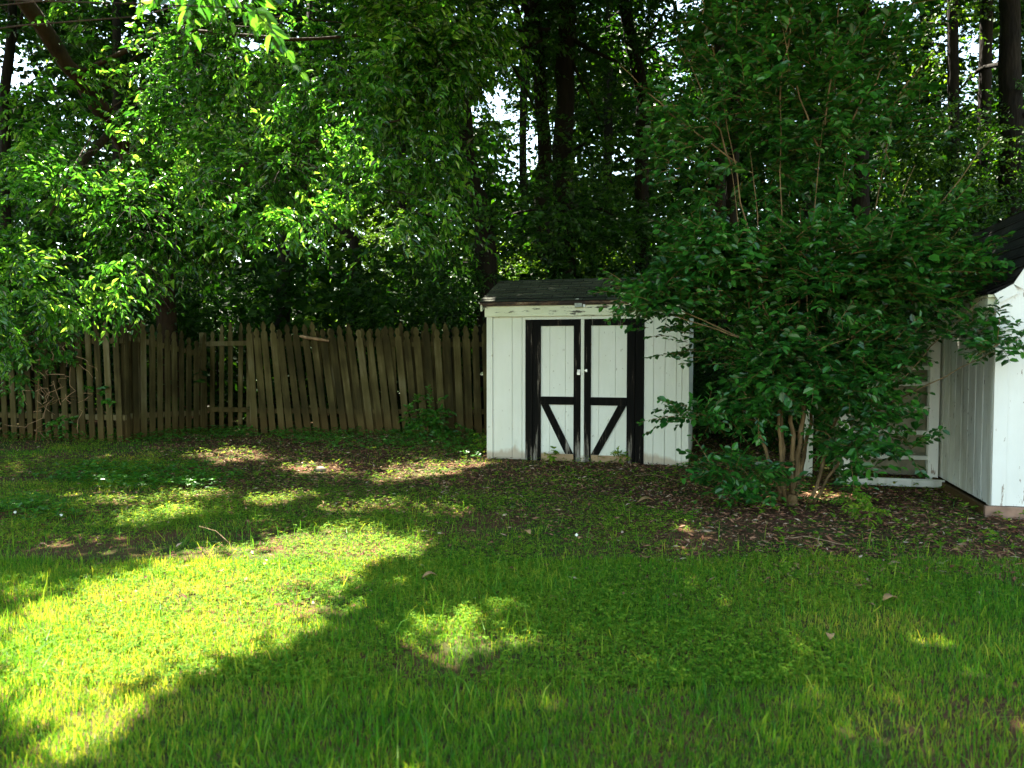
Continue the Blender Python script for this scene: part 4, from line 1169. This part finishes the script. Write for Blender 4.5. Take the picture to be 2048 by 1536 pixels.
blades(120000, 4.8, 8.6, .014, .038, .005, gl, thr=.20, lean=.6, cl=.25)
blades(90000, 8.2, 14.2, .02, .045, .008, gl, thr=.18, lean=.6, cl=.2)
blades(3200, 2.4, 7.0, .09, .18, .006, gl, lean=.6, thr=.2)
off = 0; V = []; Q = []; T = []
for v, q, t in gl:
    V.append(v); Q.append(q + off); T.append(t + off); off += len(v)
gr = link('grass', np_mesh('grass', np.concatenate(V), [np.concatenate(Q), np.concatenate(T)]), M['grass'])
set_tag(gr, 'patchy lawn grass with longer blades in the foreground', 'grass', kind='stuff')

# low weeds (clover, moss like weeds)
def weeds(n, y0, y1, size, hmax, name, label, mat, cond, per=5, power=1.0):
    x, y = view_pts(n, y0, y1, power)
    k = cond(x, y) & clear(x, y); x, y = x[k], y[k]; n = len(x)
    c = np.stack([x, y, gz(x, y) + rng.uniform(.004, hmax, n)], 1)
    a = rng.uniform(0, 2 * math.pi, (n, 1)) + np.arange(per)[None] * 2 * math.pi / per + rng.normal(0, .3, (n, per))
    ax = np.stack([np.cos(a), np.sin(a), rng.normal(.15, .3, a.shape)], -1)
    nr = np.array([0, 0, 1.0]) + rng.normal(0, .25, (n, per, 3))
    sz = size * rng.uniform(.6, 1.3, (n, 1)) * rng.uniform(.8, 1.1, (n, per))
    v, q = leaf_geo(np.repeat(c, per, 0), ax.reshape(-1, 3), nr.reshape(-1, 3), sz.ravel(), sz.ravel() * .62, 'simple' if per < 5 else 'simple')
    ac = Acc(); ac.add(v, q)
    o = link(name, ac.mesh(name), mat)
    set_tag(o, label, 'weeds', kind='stuff')
    return o
R = rng.random
weeds(120000, 3.2, 9, .019, .042, 'clover_leaves', 'clover and fine low weeds mixed into the lawn', M['weed'], lambda x, y: (fbm(x, y, .8, 91) > .30 + .3 * R(len(x))) & (R(len(x)) > mulch_amt(x, y) * .8), 3)
weeds(80000, 6.0, 14.2, .024, .07, 'broadleaf_weeds', 'broad leafed weeds scattered over lawn and bare soil', M['weed'], lambda x, y: (fbm(x, y, 1.1, 101) > .45 + .15 * R(len(x))) & (R(len(x)) > mulch_amt(x, y) * .98), 3)
IV = [gpoly([(520, 862), (960, 862), (965, 915), (880, 905), (700, 900), (560, 890)]), gpoly([(60, 960), (200, 930), (420, 940), (500, 960), (420, 985), (200, 985)]), gpoly([(-60, 1010), (100, 1010), (170, 1040), (100, 1075), (-60, 1090)]),
      gpoly([(880, 885), (962, 880), (975, 925), (890, 915)]), gpoly([(0, 862), (520, 862), (520, 878), (300, 890), (0, 884)])]
weeds(22000, 6.4, 14.3, .05, .13, 'ground_ivy', 'dark ground ivy creeping along the foot of the fence', M['ivy'], lambda x, y: np.logical_or.reduce([inpoly(x, y, p) for p in IV]) & (fbm(x, y, 2.5, 111) > .35), 4)
weeds(2600, 5.0, 12.5, .042, .09, 'seedlings', 'bright green seedlings sprouting through the mulch', M['weed'], lambda x, y: (mulch_amt(x, y) > .5) & (fbm(x, y, 1.6, 121) > .42), 5)

# mulch chips and dead leaves
n = 130000
x, y = view_pts(n, 2.3, 14.5, .8)
k = ((mulch_amt(x, y) * 1.0 > R(n)) | ((R(n) < .10) & (y > 4.2))) & clear(x, y)
x, y = x[k], y[k]; n = len(x)
c = np.stack([x, y, gz(x, y) + rng.uniform(.0, .022, n)], 1)
a = rng.uniform(0, 2 * math.pi, n)
ax = np.stack([np.cos(a), np.sin(a), rng.normal(0, .25, n)], 1)
nr = np.array([0, 0, 1.0]) + rng.normal(0, .4, (n, 3))
v, q = leaf_geo(c, ax, nr, rng.uniform(.025, .08, n), rng.uniform(.009, .024, n), 'simple')
ac = Acc(); ac.add(v, q)
mu = link('bark_mulch', ac.mesh('bark_mulch'), M['mulch'])
set_tag(mu, 'reddish brown bark mulch and old leaves around shrub and sheds', 'mulch', kind='stuff')

# ------------------------------------------------------------------ small things
# shrub in front of the fence
def leafy(name, label, cat, base, blobs, n, leafL, leafW, mat, stem_r=.008, nl=9, sl=.22, group=None, hang=.1):
    base = np.array(base, float)
    return make_tree(name, label, cat, [base, base + [.01, 0, .12], np.array(blobs[0][0])], stem_r * 1.5, stem_r, blobs, n, leafL, leafW, M[mat], M['twig'], group, 'ovate', spray_len=sl, n_leaf=nl, droop=.2, hang=hang, twig_r=.002, limb_r=stem_r * .7, auto_limbs=2, filt=False, shell=.1)
g1 = G(858, 872)
leafy('fence_shrub', 'dark leafy shrub growing against the leaning fence left of the small shed', 'shrub', (g1[0], g1[1] - .3, 0), [B(855, 835, 13.0, 38, 40, .25), B(880, 850, 12.9, 30, 22, .2), B(835, 850, 12.9, 22, 20, .2)], 90, .10, .06, 'ivy')
g1 = G(140, 872)
leafy('climbing_vine', 'tangled vine climbing the fence at the left edge', 'vine', (g1[0], 12.2, 0), [B(80, 690, 12.1, 70, 50, .15), B(40, 750, 12.1, 45, 40, .15, .7), B(125, 840, 12.1, 25, 25, .12, .6), B(80, 650, 12.0, 60, 30, .2), B(185, 790, 12.1, 25, 25, .1, .3)], 190, .10, .06, 'ivy', .006)
vn = MB()
for i in range(26):
    x0 = rng.uniform(60, 180); y0 = rng.uniform(700, 868)
    p0 = P(x0, y0, 12.05 + rng.uniform(-.1, .05)); p1 = P(x0 + rng.normal(0, 30), y0 + rng.uniform(-70, 50), 12.05); p1[2] = max(p1[2], .02)
    q, rr = limb_lines([p0, (p0 + p1) / 2 + rng.normal(0, .1, 3), p1], .006, .003, .03, 7)
    vn.tube(q, rr, 5)
o = vn.build('vine_tendrils', M['stick'], None); 
set_tag(o, 'dry tangled vine tendrils hanging on the pickets at the left', 'vine', kind='stuff')
for (px, py, s, lb) in [(1240, 930, 1.0, 'small leafy weed at the foot of the right door'), (1105, 925, .8, 'small leafy weed at the foot of the left door'), (1700, 1035, 1.5, 'bright green sapling in the mulch right of the shrub base'), (1735, 1060, 1.2, 'yellow green sapling in the mulch below the slatted screen'), (960, 905, 1.6, 'sunlit leafy weed at the left corner of the small shed')]:
    g1 = G(px, py)
    z = .1 * s
    leafy('leafy_weed', lb, 'weed', (g1[0], g1[1], 0), [((g1[0], g1[1], z + .02), (.09 * s, .08 * s, .07 * s))], int(16 * s), .055, .034, 'weed', .003, 6, .09, 'leafy weeds at the foot of sheds and shrub')

def rock(name, label, px, py, sx, sy, sz, mat):
    g = G(px, py); u = 14; vv = 9; V = []
    for i in range(vv):
        th = math.pi * (i + .5) / vv
        for j in range(u):
            ph = 2 * math.pi * j / u
            r = 1 + .28 * (vnoise(math.cos(ph) * 1.7 + 3, math.sin(ph) * 1.7 + th * 2, 1.2, 7) - .5)
            V.append((math.sin(th) * math.cos(ph) * sx * r, math.sin(th) * math.sin(ph) * sy * r, math.cos(th) * sz * r))
    f = []
    for i in range(vv - 1):
        for j in range(u):
            f.append((i * u + j, (i + 1) * u + j, (i + 1) * u + (j + 1) % u, i * u + (j + 1) % u))
    mb = MB(); mb.add(V, f + [tuple(range(u - 1, -1, -1))][:0]); 
    mb.f.setdefault(u, []).append(list(range(u))); mb.f[u].append([(vv - 1) * u + j for j in range(u - 1, -1, -1)])
    o = mb.build(name, mat, None, smooth=True); o.location = (g[0], g[1], sz * .45)
    set_tag(o, label, 'stone')
    return o
rock('pale_stone', 'pale rounded stone on bare soil in front of the leaning fence', 640, 942, .08, .06, .04, M['stone'])
rock('pale_stone', 'flat tan stone on the mulch edge left of the shrub', 1410, 1064, .08, .05, .012, M['stone'])

def dead_leaf(px, py, L, ang, label, mat='dry'):
    g = G(px, py)
    n = 7; V = []
    for i in range(n):
        t = i / (n - 1); wd = L * .28 * math.sin(math.pi * min(1, t * .95 + .03)) ** .8
        z = .012 + .03 * math.sin(t * math.pi) * L / .15
        V += [(t * L - L / 2, -wd, z + wd * .35), (t * L - L / 2, 0, z), (t * L - L / 2, wd, z + wd * .3)]
    f = []
    for i in range(n - 1):
        b = i * 3; f += [(b, b + 3, b + 4, b + 1), (b + 1, b + 4, b + 5, b + 2)]
    mb = MB(); mb.add(V, f)
    o = mb.build('dead_leaf', M[mat], None, smooth=True)
    m = o.modifiers.new('thick', 'SOLIDIFY'); m.thickness = .0015
    o.location = (g[0], g[1], gz(g[0], g[1]) + .02); o.rotation_euler = (0, 0, ang)
    set_tag(o, label, 'leaf', 'dead leaves on the ground')
for a in [(1293, 1010, .17, .1, 'curled tan dead leaf on the soil in front of the right shed wall'), (1396, 948, .12, .8, 'orange brown dead leaf beside the right corner of the small shed'), (860, 1165, .10, .4, 'brown dead leaf in the lawn below the sunlit patch'),
          (1055, 1075, .09, 2.0, 'small brown leaf in the middle of the lawn'), (1780, 1215, .10, .3, 'yellowish leaf lying in the lawn at the right'), (1660, 1290, .07, 1.2, 'small red brown leaf in the lawn below the mulch'), (1160, 1088, .05, 1.0, 'tiny pale leaf on a bare spot in the lawn')]:
    dead_leaf(*a)
# dry twigs
def twig(name, label, pts, r):
    q, rr = limb_lines(pts, r, r * .5, .004, 14)
    o = MB().tube(q, rr, 6).build(name, M['stick'], None, smooth=True); set_tag(o, label, 'twig'); return o
g0 = G(458, 1185); g2 = G(405, 1120)
twig('dry_stem', 'thin arching dry stem standing in the sunlit lawn', [(g0[0], g0[1], 0), (g0[0] + .03, g0[1] + .04, .15), (g0[0] - .02, g0[1] + .1, .27), (g0[0] - .13, g0[1] + .15, .34), (g0[0] - .26, g0[1] + .2, .36)], .0022)
g0 = G(1565, 1085); g2 = G(1690, 1098)
twig('fallen_twig', 'long pale fallen twig on the mulch below the shrub', [(g0[0], g0[1], .03), ((g0[0] + g2[0]) / 2, g0[1] + .03, .04), (g2[0], g2[1], .03)], .006)
g0 = G(1270, 955); g2 = G(1360, 965)
twig('fallen_twig', 'thin fallen twig on the soil in front of the small shed', [(g0[0], g0[1], .02), ((g0[0] + g2[0]) / 2, g0[1] + .06, .03), (g2[0], g2[1], .02)], .005)
# clover flowers
for i, (px, py, lb) in enumerate([(30, 1044, 'white clover flower at the left edge of the lawn'), (122, 1050, 'white clover flower in the dark clover patch at the left'), (1152, 1092, 'white clover flower in the middle of the lawn')]):
    g = G(px, py)
    e = empty('clover_flower', (g[0], g[1], 0)); set_tag(e, lb, 'flower', 'white clover flowers in the lawn')
    MB().tube([(0, 0, 0), (.004, 0, .08)], .0015, 5).build('stem', M['weed'], e)
    mb = MB()
    for k in range(26):
        d = norm(rng.normal(0, 1, 3)); mb.tube([np.array([.004, 0, .085]) , np.array([.004, 0, .085]) + d * .011], [.002, .003], 4)
    mb.build('flower_head', M['flower'], e)
